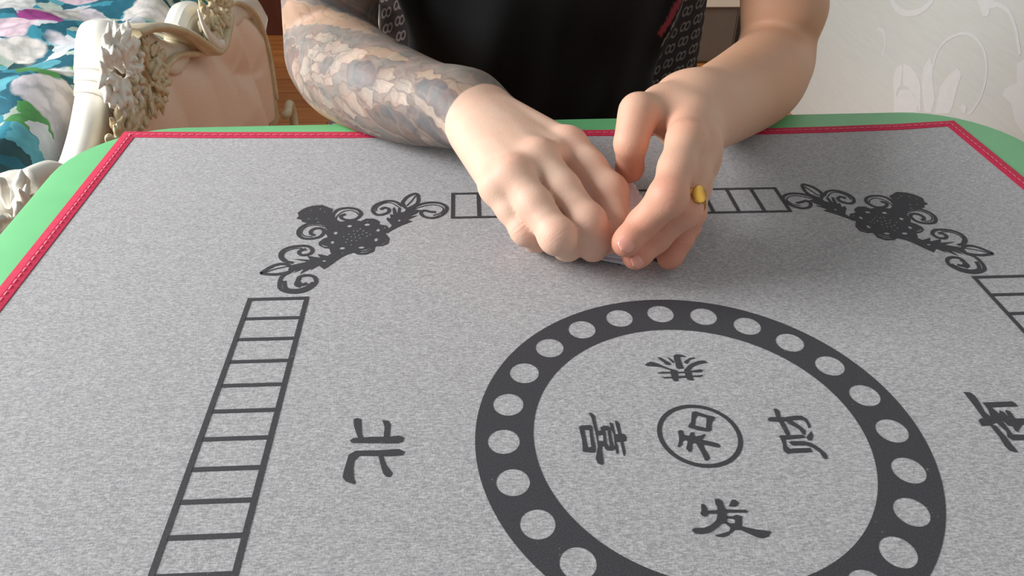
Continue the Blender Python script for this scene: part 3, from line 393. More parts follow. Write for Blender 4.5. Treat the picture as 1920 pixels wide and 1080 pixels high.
for sx in (-1, 1):
    for sy in (-1, 1):
        trot(MB().tube([(sx*0.33, sy*0.33, 0.715), (sx*0.335, sy*0.335, 0.35), (sx*0.34, sy*0.34, 0.0)], 0.014, 10)).build('leg', M['metal_dark'], tb, True)
trot(MB().box((0, 0, 0.70), (0.68, 0.03, 0.022)).box((0, 0.33, 0.70), (0.66, 0.03, 0.022)).box((0, -0.33, 0.70), (0.66, 0.03, 0.022))).build('under_frame', M['metal_dark'], tb)

# ---------------------------------------------------------------- mat
X0, X1, Y1, Y0 = -0.3959, 0.3191, 0.3579, -0.357
mt = thing('mahjong_mat', 'heather grey game mat with black printed ring, characters and crimson binding', 'game mat', (-0.038, 0, 0.748))
far = [(0.2636, 0.3524), (0.1955, 0.3488), (0.1315, 0.3467), (0.0600, 0.3473), (-0.0106, 0.3487), (-0.11, 0.3499), (-0.2158, 0.3515), (-0.322, 0.3545)]   # the far edge sags a little
bw = 0.0115
o4 = [(X0, Y0), (X1, Y0), (X1, Y1)]+far+[(X0, Y1)]; NB = len(o4)
i4 = [(X0+bw, Y0+bw), (X1-bw, Y0+bw), (X1-bw, Y1-bw)]+[(x, y-bw) for x, y in far]+[(X0+bw, Y1-bw)]
m4 = [((a+c)/2, (b+d)/2) for (a, b), (c, d) in zip(o4, i4)]
vs, fs = poly3(m4, lambda x, y: (x, y, 0.7500)); q_ = len(vs)
MB().add(vs+[(x, y, 0.7479) for x, y in m4], fs+[tuple(i+q_ for i in f)[::-1] for f in fs]+[(i, (i+1) % q_, q_+(i+1) % q_, q_+i) for i in range(q_)]).build('cloth', M['cloth'], mt)
tr = MB()
vs = [(x, y, 0.7479) for x, y in o4]+[(x, y, 0.7503) for x, y in o4]+[(x, y, 0.7512) for x, y in m4]+[(x, y, 0.7505) for x, y in i4]+[(x, y, 0.7479) for x, y in i4]
fs = [(r*NB+q, r*NB+(q+1) % NB, r*NB+NB+(q+1) % NB, r*NB+NB+q) for r in range(4) for q in range(NB)]
tr.add(vs, fs); tr.build('binding', M['red'], mt)
st = MB(); stp = 0.0062
for side in range(NB):
    a = Vector(m4[side]); b = Vector(m4[(side+1) % NB]); L = (b-a).length; d = (b-a)/L; q = Vector((-d.y, d.x)); c0 = a+q*0.0017
    t = 0.002
    while t < L-0.003:
        p = c0+d*t; e = c0+d*(t+stp*0.68); w = 0.0004
        st.add([(*(p-q*w), 0.75135), (*(e-q*w), 0.75135), (*(e+q*w), 0.75135), (*(p+q*w), 0.75135), (*((p+e)/2-q*w), 0.7516), (*((p+e)/2+q*w), 0.7516)], [(0, 4, 5, 3), (4, 1, 2, 5)])
        t += stp
st.build('stitching', M['thread'], mt)
ZP = 0.75018; zc = [0]
def on_mat(fx=lambda x: x, fy=lambda y: y):
    zc[0] = (zc[0]+1) % 24; z = ZP+zc[0]*0.000006
    return lambda x, y: (fx(x), fy(y), z)
# ring with 24 spots left unprinted
def circ(r, n, cx=0, cy=0, rev=False):
    a = [(cx+r*math.cos(2*PI*i/n), cy+r*math.sin(2*PI*i/n)) for i in range(n)]
    return a[::-1] if rev else a
ring = MB(); PH = 1.5617
for s in range(24):
    a0 = PH+PI/24*2*(s-0.5); n = 10; hr = 0.0078
    hc = (0.0962*math.cos(PH+s*PI/12), 0.0962*math.sin(PH+s*PI/12))
    arc = lambda r: [(r*math.cos(a0+PI/12*i/n), r*math.sin(a0+PI/12*i/n)) for i in range(n+1)]
    outer = arc(0.11)+arc(0.0816)[::-1]; hole = [(hc[0]+hr*math.cos(2*PI*i/28), hc[1]+hr*math.sin(2*PI*i/28)) for i in range(28)][::-1]
    tri = tessellate_polygon([[Vector((*p, 0)) for p in outer], [Vector((*p, 0)) for p in hole]])
    ring.add([(x, y, ZP) for x, y in outer+hole], [tuple(t) for t in tri])
ring.build('printed_spotted_ring', M['ink'], mt)
sm = MB(); o_ = circ(0.0207, 72, 0, 0.0008); i_ = circ(0.0184, 72, 0, 0.0008)
sm.add([(x, y, ZP) for x, y in o_+i_], [(i, (i+1) % 72, 72+(i+1) % 72, 72+i) for i in range(72)])
sm.build('printed_small_circle', M['ink'], mt)
def glyph(name, keys, fx=lambda x: x, fy=lambda y: y, swap=False):
    g = MB()
    for P in PRINT[keys]:
        pl = on_mat(); q = [(fx(x/1e4), fy(y/1e4)) for x, y in P]
        if swap: q = [(-y, x) for x, y in q]
        vs, fs = poly3(q, pl); g.add(vs, fs)
    return g.build('printed_character', M['ink'], mt)
for k_ in ('gong', 'xi', 'he', 'cai', 'fa', 'bei', 'nan'): glyph(k_, k_)
# east character, upright towards the ring, mostly under the hands
ea = MB()
for P, w in (([(-0.016, 0.157), (0.016, 0.157)], 0.0032), ([(-0.003, 0.172), (-0.009, 0.157), (-0.012, 0.149), (0.012, 0.149)], 0.003), ([(0.001, 0.163), (0.001, 0.134), (-0.004, 0.137)], 0.0034), ([(-0.006, 0.145), (-0.014, 0.137)], 0.0034), ([(0.008, 0.145), (0.017, 0.137)], 0.0038)):
    add_ribbon(ea, [(x-0.002, 0.163+(y-0.155)*0.8) for x, y in P], w, on_mat())
ea.build('printed_character', M['ink'], mt)
# tile frames: thirteen cells each
def seg(mb, a, b, w): add_ribbon2(mb, a, b, w)
def add_ribbon2(mb, a, b, w):
    a = Vector(a); b = Vector(b); t = (b-a).normalized(); q = Vector((-t.y, t.x))*w/2; e = t*w/2; z = on_mat()(0, 0)[2]
    mb.add([(*(a-q-e), z), (*(b-q+e), z), (*(b+q+e), z), (*(a+q-e), z)], [(0, 1, 2, 3)])
def grid(x0, x1, y0, y1, along):
    g = MB(); w = 0.0027
    for a, b in (((x0, y0), (x1, y0)), ((x0, y1), (x1, y1)), ((x0, y0), (x0, y1)), ((x1, y0), (x1, y1))): seg(g, a, b, w)
    for i in range(1, 13):
        if along == 'x': x = x0+(x1-x0)*i/13; seg(g, (x, y0), (x, y1), w)
        else: y = y0+(y1-y0)*i/13; seg(g, (x0, y), (x1, y), w)
    g.build('printed_tile_frame', M['ink'], mt)
grid(-0.2425, -0.2089, 0.1203, 0.1203-13*0.018574, 'y')
grid(0.2082, 0.2422, 0.1249, 0.1249-13*0.018574, 'y')
grid(-0.1218, -0.1218+13*0.018545, 0.2098, 0.2434, 'x')
grid(-0.1218, -0.1218+13*0.018545, -0.2434, -0.2098, 'x')
# corner flower ornaments
def ornament(fx, fy):
    g = MB()
    for i, P in enumerate(PRINT['orn_fill']):
        out = [Vector((fx(x/1e4), fy(y/1e4), 0)) for x, y in P]; polys = [out]
        hl = {0: PRINT['orn_hole_b'], 1: PRINT['orn_hole'][:8]+PRINT['orn_hole'][9:]+PRINT['orn_arc'], 2: PRINT['orn_hole_c'], 3: PRINT['orn_hole_d']}[i]
        for h in hl: polys.append([Vector((fx(x/1e4), fy(y/1e4), 0)) for x, y in h])
        tri = tessellate_polygon(polys); z = on_mat()(0, 0)[2]
        g.add([(p.x, p.y, z) for q in polys for p in q], [tuple(t) for t in tri])
    for P in PRINT['orn_thick']: add_ribbon(g, [(fx(x/1e4), fy(y/1e4)) for x, y in P], 0.0025, on_mat())
    for P in PRINT['orn_thin']: add_ribbon(g, [(fx(x/1e4), fy(y/1e4)) for x, y in P], 0.0010, on_mat())
    g.build('printed_corner_ornament', M['ink'], mt)
ornament(lambda x: x, lambda y: y)
ornament(lambda x: -0.0062-x, lambda y: y+0.0035)
ornament(lambda x: x, lambda y: -y)
ornament(lambda x: -0.0062-x, lambda y: -y)
# ---------------------------------------------------------------- organic modelling: signed distances -> surface nets
J = {k: np.array(v) for k, v in JT.items()}
def smin(a, b, k):
    h = np.clip(0.5+0.5*(b-a)/k, 0, 1); return b*(1-h)+a*h-k*h*(1-h)
class Node:
    """tree of tapered capsules joined by smooth unions"""
    def __init__(s, k, kids): s.k = k; s.kids = kids
    def prims(s):
        for c in s.kids: yield from (c.prims() if isinstance(c, Node) else [c])
    def ev(s, P, act):
        d = None
        for c in s.kids:
            if isinstance(c, Node): e = c.ev(P, act)
            elif id(c) in act: e = cone_d(P, c)
            else: continue
            if e is None: continue
            d = e if d is None else smin(d, e, s.k)
        return d
def cone(a, b, ra, rb, sc=None):
    return (np.array(a, float), np.array(b, float), ra, rb, sc)
def cone_d(P, c):
    a, b, ra, rb, sc = c
    if sc is not None:
        s = np.array(sc); P = P*s; a = a*s; b = b*s
    ab = b-a; L = ab@ab
    t = np.clip(((P-a)@ab)/L, 0, 1) if L > 1e-12 else np.zeros(len(P))
    return np.linalg.norm(P-a-t[:, None]*ab, axis=1)-(ra+(rb-ra)*t)
def field(node, P, disp=None, chunk=0.03):
    """evaluate in spatial chunks, each with only the capsules near it"""
    key = np.floor((P-P.min(0))/chunk).astype(np.int64); key = (key[:, 0]*4096+key[:, 1])*4096+key[:, 2]
    order = np.argsort(key, kind='stable'); ks = key[order]; cut = np.flatnonzero(np.diff(ks))+1
    out = np.full(len(P), 0.05); pr = list(node.prims())
    for idx in np.split(order, cut):
        Q = P[idx]; c = Q.mean(0)[None]; rad = chunk*0.9
        act = {id(p) for p in pr if cone_d(c, p)[0] < rad*1.3+0.03}
        if not act: continue
        e = node.ev(Q, act)
        if e is not None: out[idx] = e
    if disp is not None: out = out+disp(P)
    return out
def nets(node, h, lo, hi, disp=None):
    lo = np.array(lo); n = np.ceil((np.array(hi)-lo)/h).astype(int)+1
    B = 8; nb = -(-n//B); n = nb*B+1
    bc = np.stack(np.meshgrid(*[np.arange(q) for q in nb], indexing='ij'), -1).reshape(-1, 3)
    cen = lo+(bc*B+B/2)*h
    dc = field(node, cen, disp, 0.12); near = np.abs(dc) < h*B*0.87*1.35+0.002
    V = np.empty(tuple(n), np.float32); V.fill(0.05)
    for b in bc[(~near) & (dc < 0)]: V[b[0]*B:b[0]*B+B+1, b[1]*B:b[1]*B+B+1, b[2]*B:b[2]*B+B+1] = -0.05
    ax = np.arange(B+1); loc = np.stack(np.meshgrid(ax, ax, ax, indexing='ij'), -1).reshape(-1, 3)
    nbk = bc[near]
    for s in range(0, len(nbk), 1500):
        bb = nbk[s:s+1500]; I = (bb[:, None, :]*B+loc[None]).reshape(-1, 3)
        V[I[:, 0], I[:, 1], I[:, 2]] = field(node, lo+I*h, disp)
    S = V < 0
    c = S[:-1, :-1, :-1].astype(np.int8)
    for dx, dy, dz in ((1, 0, 0), (0, 1, 0), (0, 0, 1), (1, 1, 0), (1, 0, 1), (0, 1, 1), (1, 1, 1)):
        c = c+S[dx:n[0]-1+dx, dy:n[1]-1+dy, dz:n[2]-1+dz]
    A = np.argwhere((c > 0) & (c < 8)); idm = np.full(c.shape, -1, np.int32); idm[A[:, 0], A[:, 1], A[:, 2]] = np.arange(len(A))
    acc = np.zeros((len(A), 3)); cnt = np.zeros(len(A))
    corners = [(x, y, z) for x in (0, 1) for y in (0, 1) for z in (0, 1)]
    for a in range(3):
        for c0 in corners:
            if c0[a]: continue
            c1 = list(c0); c1[a] = 1
            v0 = V[A[:, 0]+c0[0], A[:, 1]+c0[1], A[:, 2]+c0[2]]; v1 = V[A[:, 0]+c1[0], A[:, 1]+c1[1], A[:, 2]+c1[2]]
            m = (v0 < 0) != (v1 < 0); t = np.where(m, v0/(v0-v1+1e-12), 0)
            p = np.tile(np.array(c0, float), (len(A), 1)); p[:, a] += t
            acc[m] += p[m]; cnt[m] += 1
    verts = lo+(A+acc/cnt[:, None])*h
    F = []
    for a in range(3):
        b_, c_ = (a+1) % 3, (a+2) % 3
        s0 = [slice(None)]*3; s1 = [slice(None)]*3; s0[a] = slice(0, -1); s1[a] = slice(1, None)
        X = S[tuple(s0)] != S[tuple(s1)]; E = np.argwhere(X)
        ok = (E[:, b_] > 0) & (E[:, c_] > 0) & (E[:, b_] < n[b_]-1) & (E[:, c_] < n[c_]-1); E = E[ok]
        inside = S[E[:, 0], E[:, 1], E[:, 2]]
        q = []
        for db, dc_ in ((-1, -1), (0, -1), (0, 0), (-1, 0)):
            G = E.copy(); G[:, b_] += db; G[:, c_] += dc_; q.append(idm[G[:, 0], G[:, 1], G[:, 2]])
        q = np.stack(q, 1); q[~inside] = q[~inside][:, ::-1]; F.append(q)
    F = np.concatenate(F); F = F[(F >= 0).all(1)]
    return verts, F
def relax(v, f, it=2, lam=0.5):
    e = np.concatenate([f[:, [0, 1]], f[:, [1, 2]], f[:, [2, 3]], f[:, [3, 0]]])
    for _ in range(it):
        s = np.zeros_like(v); c = np.zeros(len(v))
        for i, j in ((0, 1), (1, 0)):
            np.add.at(s, e[:, i], v[e[:, j]]); np.add.at(c, e[:, i], 1)
        v = v+lam*(s/c[:, None]-v)
    return v
def refine(v, f):
    """split every quad into four"""
    n = len(v); e = np.concatenate([f[:, [0, 1]], f[:, [1, 2]], f[:, [2, 3]], f[:, [3, 0]]]); es = np.sort(e, 1)
    u, inv = np.unique(es, axis=0, return_inverse=True); inv = inv.ravel(); m = len(f)
    em = (v[u[:, 0]]+v[u[:, 1]])/2; fc = v[f].mean(1)
    ei = n+inv.reshape(4, m).T; ci = n+len(u)+np.arange(m)
    q = [np.stack([f[:, k], ei[:, k], ci, ei[:, (k+3) % 4]], 1) for k in range(4)]
    return np.concatenate([v, em, fc]), np.concatenate(q)

# ---------------------------------------------------------------- the sitter: arms and hands
def finger(p, r, kb=0.004, dors=(0, 0, 1)):
    """p: knuckle, middle joint, end joint, tip; r: radii at those"""
    d = np.array(dors, float); d /= np.linalg.norm(d)
    kids = [cone(p[0], p[1], r[0], r[1]*0.97)]
    kids += [cone(p[1], p[2], r[1], r[2]), cone(p[2], p[3], r[2], r[3])]
    kids += [cone(p[1]+d*0.0004, p[1]+d*0.0004, r[1]*1.02, r[1]*1.02)]
    mid = (p[0]+p[1])/2; kids.append(cone(mid, mid, (r[0]+r[1])/2, (r[0]+r[1])/2))
    pad = p[3]*0.8+p[2]*0.2; kids.append(cone(pad, pad, r[3]*1.08, r[3]*1.08))
    return Node(kb, kids)
def chain(pts, rad, k=5):
    q = smooth_n(np.column_stack([np.array(pts), rad]), k)
    return [cone(a[:3], b[:3], a[3], b[3]) for a, b in zip(q[:-1], q[1:])]
def smooth_n(P, k):
    out = []
    for i in range(len(P)-1):
        a, b, c, d = P[max(i-1, 0)], P[i], P[i+1], P[min(i+2, len(P)-1)]
        for j in range(k):
            t = j/k; out.append(0.5*((2*b)+(c-a)*t+(2*a-5*b+4*c-d)*t*t+(3*b-a-3*c+d)*t**3))
    return out+[P[-1]]
def arm_R():
    j = lambda n: J['R'+n]
    w = j('i0')-j('p0'); w /= np.linalg.norm(w); W = j('W')
    up = np.cross(w, j('m0')-W); up /= np.linalg.norm(up); up = up if up[2] > 0 else -up
    core = []
    SH = np.array((-0.205, 0.515, 1.03))
    core += [cone(SH, J['RE']+(0.0, 0.0, 0.03), 0.050, 0.040), cone(J['RE']+(0.004, 0, 0.05), J['RE'], 0.041, 0.041)]
    core += chain([J['RE'], J['R1'], J['R2'], J['R3'], W], (0.041, 0.0405, 0.0335, 0.0275, 0.0225))
    o = w*0.0065
    core += [cone(J['R3']*0.3+W*0.7, W+o, 0.023, 0.0205), cone(J['R3']*0.3+W*0.7, W-o*0.5, 0.023, 0.0195)]
    core += [cone(W-w*0.012+up*0.010, W-w*0.012+up*0.010, 0.010, 0.010)]
    rr = {'i': 0.0108, 'm': 0.0106, 'r': 0.0100, 'p': 0.0094}
    car = {'i': 0.009, 'm': 0.004, 'r': -0.001, 'p': -0.006}
    palm = [cone(W+w*car[c], j(c+'0')-up*0.0015, 0.0175, rr[c]) for c in 'imrp']
    for c, d in ('im', 'mr', 'rp'): palm.append(cone(W, (j(c+'0')+j(d+'0'))/2-up*0.0015, 0.016, 0.0102))
    palm += [cone(W+w*0.014-up*0.004, J['Rt1'], 0.018, 0.013)]
    knk = [cone(j(c+'0')+up*0.0005, j(c+'0')+up*0.0005, rr[c]*0.7, rr[c]*0.7) for c in 'imrp']
    F = [finger([j('i%d' % k) for k in range(4)], (0.0118, 0.0112, 0.0103, 0.0092), dors=up),
         finger([j('m%d' % k) for k in range(4)], (0.0116, 0.0110, 0.0102, 0.0091), dors=up),
         finger([j('r%d' % k) for k in range(4)], (0.0110, 0.0105, 0.0098, 0.0087), dors=up),
         finger([j('p%d' % k) for k in range(4)], (0.0103, 0.0097, 0.0088, 0.0079), dors=up),
         Node(0.004, [cone(J['Rt1'], J['Rt2'], 0.0125, 0.0108), cone(J['Rt2'], J['Rt3'], 0.0108, 0.0095)])]
    return Node(0.0045, [Node(0.012, [Node(0.012, core), Node(0.008, palm), *knk]), Node(0.0014, F)])
def arm_L():
    j = lambda n: J['L'+n]
    W = j('W'); w = j('i0')-j('p0'); w /= np.linalg.norm(w)
    ax = j('m0')-W; ax /= np.linalg.norm(ax); up = np.cross(ax, w); up /= np.linalg.norm(up)
    if up[0] < 0: up = -up
    SH = np.array((0.135, 0.515, 1.03)); core = []
    core += [cone(SH, J['LE']+(0.0, 0.002, 0.05), 0.049, 0.0365), cone(J['LE']+(-0.002, 0, 0.05), J['LE'], 0.0365, 0.0335)]
    core += chain([J['LE'], J['L1'], J['L2'], J['L3'], W], (0.0335, 0.035, 0.0295, 0.0245, 0.022))
    o = w*0.0055
    core += [cone(J['L3']*0.4+W*0.6, W+o, 0.022, 0.0205), cone(J['L3']*0.4+W*0.6, W-o, 0.022, 0.0205)]
    core += [cone(W+np.array((-0.012, 0.012, 0.006)), W+np.array((-0.012, 0.012, 0.006)), 0.0125, 0.0125)]
    rr = {'i': 0.0108, 'm': 0.0115, 'r': 0.0112, 'p': 0.010}; car = {'i': 0.009, 'm': 0.003, 'r': -0.004, 'p': -0.010}
    palm = [cone(W+w*car[c], j(c+'0'), 0.018, rr[c]) for c in 'imrp']
    th = [cone(W+w*0.004, J['Lt1'], 0.0185, 0.0112), cone(J['Lt0']*0.6+J['Lt1']*0.4, j('i0')*0.5+W*0.5, 0.012, 0.012)]
    F = [finger([j('i%d' % k) for k in range(4)], (0.0110, 0.0108, 0.0092, 0.0078), dors=up),
         finger([j('m%d' % k) for k in range(4)], (0.0122, 0.0106, 0.0088, 0.0076), dors=up),
         finger([j('r%d' % k) for k in range(4)], (0.0115, 0.0098, 0.0082, 0.0072), dors=up),
         finger([j('p%d' % k) for k in range(4)], (0.0100, 0.0086, 0.0072, 0.0062), dors=up)]
    T = Node(0.004, [cone(J['Lt1'], J['Lt2'], 0.0112, 0.0102), cone(J['Lt2'], J['Lt3'], 0.0103, 0.0088), cone(J['Lt3']-(0, 0, 0.002), J['Lt3']-(0, 0, 0.002), 0.0090, 0.0090), cone(J['Lt1']*0.5+J['Lt2']*0.5, J['Lt1']*0.5+J['Lt2']*0.5, 0.0108, 0.0108)])
    return Node(0.006, [Node(0.012, [Node(0.012, core), Node(0.012, palm), *th]), Node(0.0008, F+[T])])
vR, fR = nets(arm_R(), 0.0015, (-0.295, 0.105, 0.738), (0.01, 0.585, 1.10))
vL, fL = nets(arm_L(), 0.0015, (-0.045, 0.10, 0.715), (0.245, 0.585, 1.10))
vR = relax(vR, fR, 2); vL = relax(vL, fL, 2)
# chest, neck and head (under the shirt and above the frame), joined with the arms
tor = Node(0.05, [cone((-0.035, 0.55, 0.58), (-0.035, 0.55, 0.88), 0.098, 0.106, (1, 1.25, 1)), cone((-0.15, 0.525, 1.02), (0.08, 0.525, 1.02), 0.052, 0.052),
    cone((-0.035, 0.52, 1.02), (-0.035, 0.49, 1.15), 0.055, 0.052)])
hd = Node(0.02, [tor, Node(0.012, [cone((-0.035, 0.47, 1.27), (-0.035, 0.48, 1.285), 0.088, 0.09, (1.12, 0.98, 0.86)), cone((-0.035, 0.425, 1.185), (-0.035, 0.44, 1.21), 0.034, 0.045),
    cone((-0.035, 0.372, 1.225), (-0.035, 0.388, 1.262), 0.013, 0.008), cone((-0.052, 0.382, 1.192), (-0.018, 0.382, 1.192), 0.008, 0.008),
    cone((-0.122, 0.475, 1.225), (-0.122, 0.485, 1.265), 0.011, 0.014), cone((0.052, 0.475, 1.225), (0.052, 0.485, 1.265), 0.011, 0.014)])])
vT, fT = nets(hd, 0.0045, (-0.24, 0.34, 0.62), (0.17, 0.72, 1.42))

def inpoly(P, poly):
    x, y = P[:, 0], P[:, 1]; ins = np.zeros(len(P), bool); dist = np.full(len(P), 1e9); n = len(poly)
    for i in range(n):
        x0, y0 = poly[i]; x1, y1 = poly[(i+1) % n]
        c = ((y0 > y) != (y1 > y)); xi = x0+(y-y0)*(x1-x0)/((y1-y0) if y1 != y0 else 1e-9); ins ^= c & (x < xi)
        dx, dy = x1-x0, y1-y0; t = np.clip(((x-x0)*dx+(y-y0)*dy)/(dx*dx+dy*dy+1e-9), 0, 1)
        dist = np.minimum(dist, np.hypot(x-x0-t*dx, y-y0-t*dy))
    return ins, dist
def lin(*c): return np.array(srgb(*c)[:3])
def vnoise(P, s, seed=0):
    r = np.random.default_rng(seed); out = np.zeros(len(P))
    for k in range(6):
        d = r.normal(size=3); d /= np.linalg.norm(d); out += np.sin(P@d*s*(0.7+0.25*k)+r.uniform(0, 6.28))
    return out/6
def skin_color(v, side):
    base = lin(222, 188, 166) if side == 'R' else lin(206, 166, 142)  # left arm's base is darker: the shade on it is put into the skin colour
    c = np.tile(base, (len(v), 1)); red = lin(212, 128, 108)
    def blob(p, r, a, col=red):
        d = np.linalg.norm(v-p, axis=1); w = (a*np.exp(-(d/r)**2))[:, None]; c[:] = c*(1-w)+col*w
    for ch in 'imrp':
        blob(J[side+ch+'0']+(0, 0, 0.008), 0.009, 0.28); blob(J[side+ch+'1']+(0, -0.004, 0.006), 0.009, 0.34); blob(J[side+ch+'3'], 0.013, 0.8 if side == 'L' else 0.25)
        blob(J[side+ch+'2'], 0.012, 0.6 if side == 'L' else 0.12)
        if side == 'L': blob(J['L'+ch+'1'], 0.016, 0.35)
    if side == 'L':
        blob(J['Lt3'], 0.014, 0.6); blob(J['Lt2'], 0.012, 0.25); blob((J['Li0']+J['Lt1'])/2, 0.016, 0.25)
        # forearm and upper arm are more tanned than the hand
        a = np.clip((np.linalg.norm(v-J['Lm0'], axis=1)-0.06)/0.10, 0, 1)[:, None]*0.75
        c = c*(1-a)+lin(190, 144, 112)*a
    c *= (1+0.05*vnoise(v, 60, 3))[:, None]
    return c
def tattoo(v, c):
    A = np.array(TA); Bv = np.array(TB); q = np.stack([(v-J['RE'])@A, (v-J['RE'])@Bv], 1)*1e4
    q = q+np.stack([vnoise(v, 260, 11), vnoise(v, 260, 12)], 1)*6
    q0 = q.copy(); q = q-np.stack([150*np.clip(1-q[:, 0]/2600, 0, 1), 0*q[:, 0]], 1)
    # region: everything on the elbow side of the traced cuff line
    bnd = [(-4000, 3000), (2400, 3000)]+[tuple(p) for p in TBOUND]+[(3300, -3000), (-4000, -3000)]
    ins, db = inpoly(q0, bnd)
    # only the sleeve, never the hand
    ins &= np.linalg.norm(v-J['Rm0'], axis=1) > 0.05
    g = vnoise(v, 42, 5)*0.5+vnoise(v, 110, 6)*0.3
    col = lin(126, 126, 120)*np.ones((len(v), 1)); mixb = np.clip(0.5+g, 0, 1)[:, None]
    col = col*(1-mixb*0.6)+lin(104, 108, 110)*mixb*0.6
    # fine hatching flowing along the arm
    h = np.sin(q[:, 1]*0.055+np.sin(q[:, 0]*0.008)*3+vnoise(v, 90, 8)*3); col *= (1+0.08*h)[:, None]
    pal = {'skin': (lin(188, 156, 130), lin(148, 132, 116)), 'tan': (lin(170, 152, 132), lin(142, 132, 118)), 'light': (lin(176, 165, 152), lin(104, 102, 98)),
           'white': (lin(194, 180, 165), lin(128, 122, 116)), 'grey': (lin(136, 132, 126), lin(102, 102, 100)), 'dark': (lin(124, 122, 118), lin(92, 92, 92)),
           'blue': (lin(116, 124, 126), lin(80, 90, 96)), 'black': (lin(70, 66, 66), lin(24, 24, 26))}
    wq = q+np.stack([np.sin(q[:, 1]*0.045+1.3)+np.sin(q[:, 0]*0.07), np.sin(q[:, 0]*0.05)+np.sin(q[:, 1]*0.08+2)], 1)*7
    FC = np.mean([np.mean(p, 0) for k, p in TATTOO[15:16]], 0)
    for kind, poly in TATTOO:
        cpo = np.mean(poly, 0); poly = [tuple(cpo+(np.array(p)-cpo)*(1.16 if kind in ('light', 'white', 'grey', 'dark') else 1.04)) for p in poly]
        pi, d = inpoly(wq, poly); hi, lo = pal[kind]
        ctr = np.mean(poly, 0); R = max(np.hypot(*(np.array(poly)-ctr).T)); rr = np.hypot(*(wq-ctr).T)/R
        # petals: pale at the outer lip, smoked towards the flower's heart
        fd = ctr-FC; fl_ = np.hypot(*fd); fd = fd/fl_ if fl_ > 30 else np.array((0.5, -0.8)); side = np.clip(0.45-((wq-ctr)@fd)/R*0.75, 0, 1)[:, None]
        t = np.clip(d/(R*0.5), 0, 1)[:, None]
        if kind in ('light', 'white', 'tan'): body = hi*(1-side*0.75)+lo*side*0.75; body = body*(0.92+0.16*t)
        elif kind == 'skin': body = hi*(1-side*0.5)+lo*side*0.5
        else: body = lo*(1-t*0.7)+hi*t*0.7
        streak = (1+0.07*np.sin(rr*16+np.arctan2(wq[:, 1]-ctr[1], wq[:, 0]-ctr[0])*6))[:, None]
        e = np.clip(d/5, 0, 1)[:, None]*pi[:, None]; col = col*(1-e)+body*streak*e
        ln = np.clip(1-np.abs(d-1)/6, 0, 1)[:, None]*(0.85 if kind in ('light', 'white', 'tan') else 0.4)
        line = lin(88, 86, 86) if kind in ('light', 'white', 'tan') else (lin(206, 188, 168) if kind in ('dark', 'grey', 'skin') else lin(78, 82, 88))
        near = (d < 9)[:, None]; col = np.where(near, col*(1-ln)+line*ln, col)
        if kind in ('light', 'white'):
            l2 = (np.clip(1-np.abs(d-17-4*np.sin(wq[:, 0]*0.09+wq[:, 1]*0.06))/3.5, 0, 1)*pi*0.3)[:, None]; col = col*(1-l2)+lin(96, 94, 92)*l2
    col = col*0.84*np.array((0.97, 1.0, 1.0))
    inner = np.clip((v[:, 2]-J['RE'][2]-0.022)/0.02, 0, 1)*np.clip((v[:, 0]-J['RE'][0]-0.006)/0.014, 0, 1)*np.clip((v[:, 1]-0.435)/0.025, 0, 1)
    col = col*(1-0.72*inner)[:, None]  # inner upper arm: dark ink plus the shadow on it, darkened into the colour
    n1 = vnoise(v, 150, 21)+0.5*vnoise(v, 330, 23); n2 = vnoise(v, 95, 22)+0.4*vnoise(v, 260, 24)
    col = col*(1-0.30*np.exp(-(n1/0.045)**2))[:, None]; w2 = (0.13*np.exp(-(n2/0.05)**2))[:, None]; col = col*(1-w2)+lin(190, 178, 162)*w2
    soft = np.clip(db/10, 0, 1)[:, None]*ins[:, None]*0.94
    return c*(1-soft)+col*soft
vR, fR = refine(vR, fR); vL, fL = refine(vL, fL)
def creases(v, side):
    dark = np.zeros(len(v)); v = v.copy()
    for ch in 'imrp':
        for a, b, amp, wl, sg in (('0', '1', 0.00030, 0.0021, 0.0042), ('1', '2', 0.00022, 0.0016, 0.0026)):
            p, q = J[side+ch+a], J[side+ch+b]; ax = (q-p)/np.linalg.norm(q-p); s = (v-q)@ax
            rad = v-q-s[:, None]*ax; rl = np.linalg.norm(rad, axis=1); n = rad/(rl[:, None]+1e-9)
            dors = np.array((0.1 if side == 'R' else 0.5, -0.6, 0.75)); w = np.exp(-(s/sg)**2)*(rl < 0.0119)*(rl > 0.0082)*np.clip(n@dors*1.6, 0, 1)
            c = np.cos(s*2*PI/wl+np.sin(n[:, 0]*4)+1.6*np.sin(s*900+n[:, 1]*3)); v -= n*(amp*0.45*w*np.clip(c, -0.4, 1))[:, None]; dark = np.maximum(dark, w*np.clip(c, 0, 1)**2)
    return v, dark
vR, dR = creases(vR, 'R'); vL, dL = creases(vL, 'L')
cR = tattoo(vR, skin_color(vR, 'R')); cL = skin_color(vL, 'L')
cR = cR*(1-0.16*dR[:, None])+lin(150, 80, 66)*0.16*dR[:, None]; cL = cL*(1-0.14*dL[:, None])+lin(150, 80, 66)*0.14*dL[:, None]; cT = np.tile(lin(224, 186, 158), (len(vT), 1))
person = thing('person', 'seated person in black t-shirt with one tattooed arm, both hands handling cards', 'person', (-0.035, 0.55, 0.45))
V_ = np.concatenate([vR, vL, vT]); F_ = np.concatenate([fR, fL+len(vR), fT+len(vR)+len(vL)])
body = mesh_obj('body', V_, F_, M['skin'], person, True); vcol(body, 'skin', np.concatenate([cR, cL, cT]))

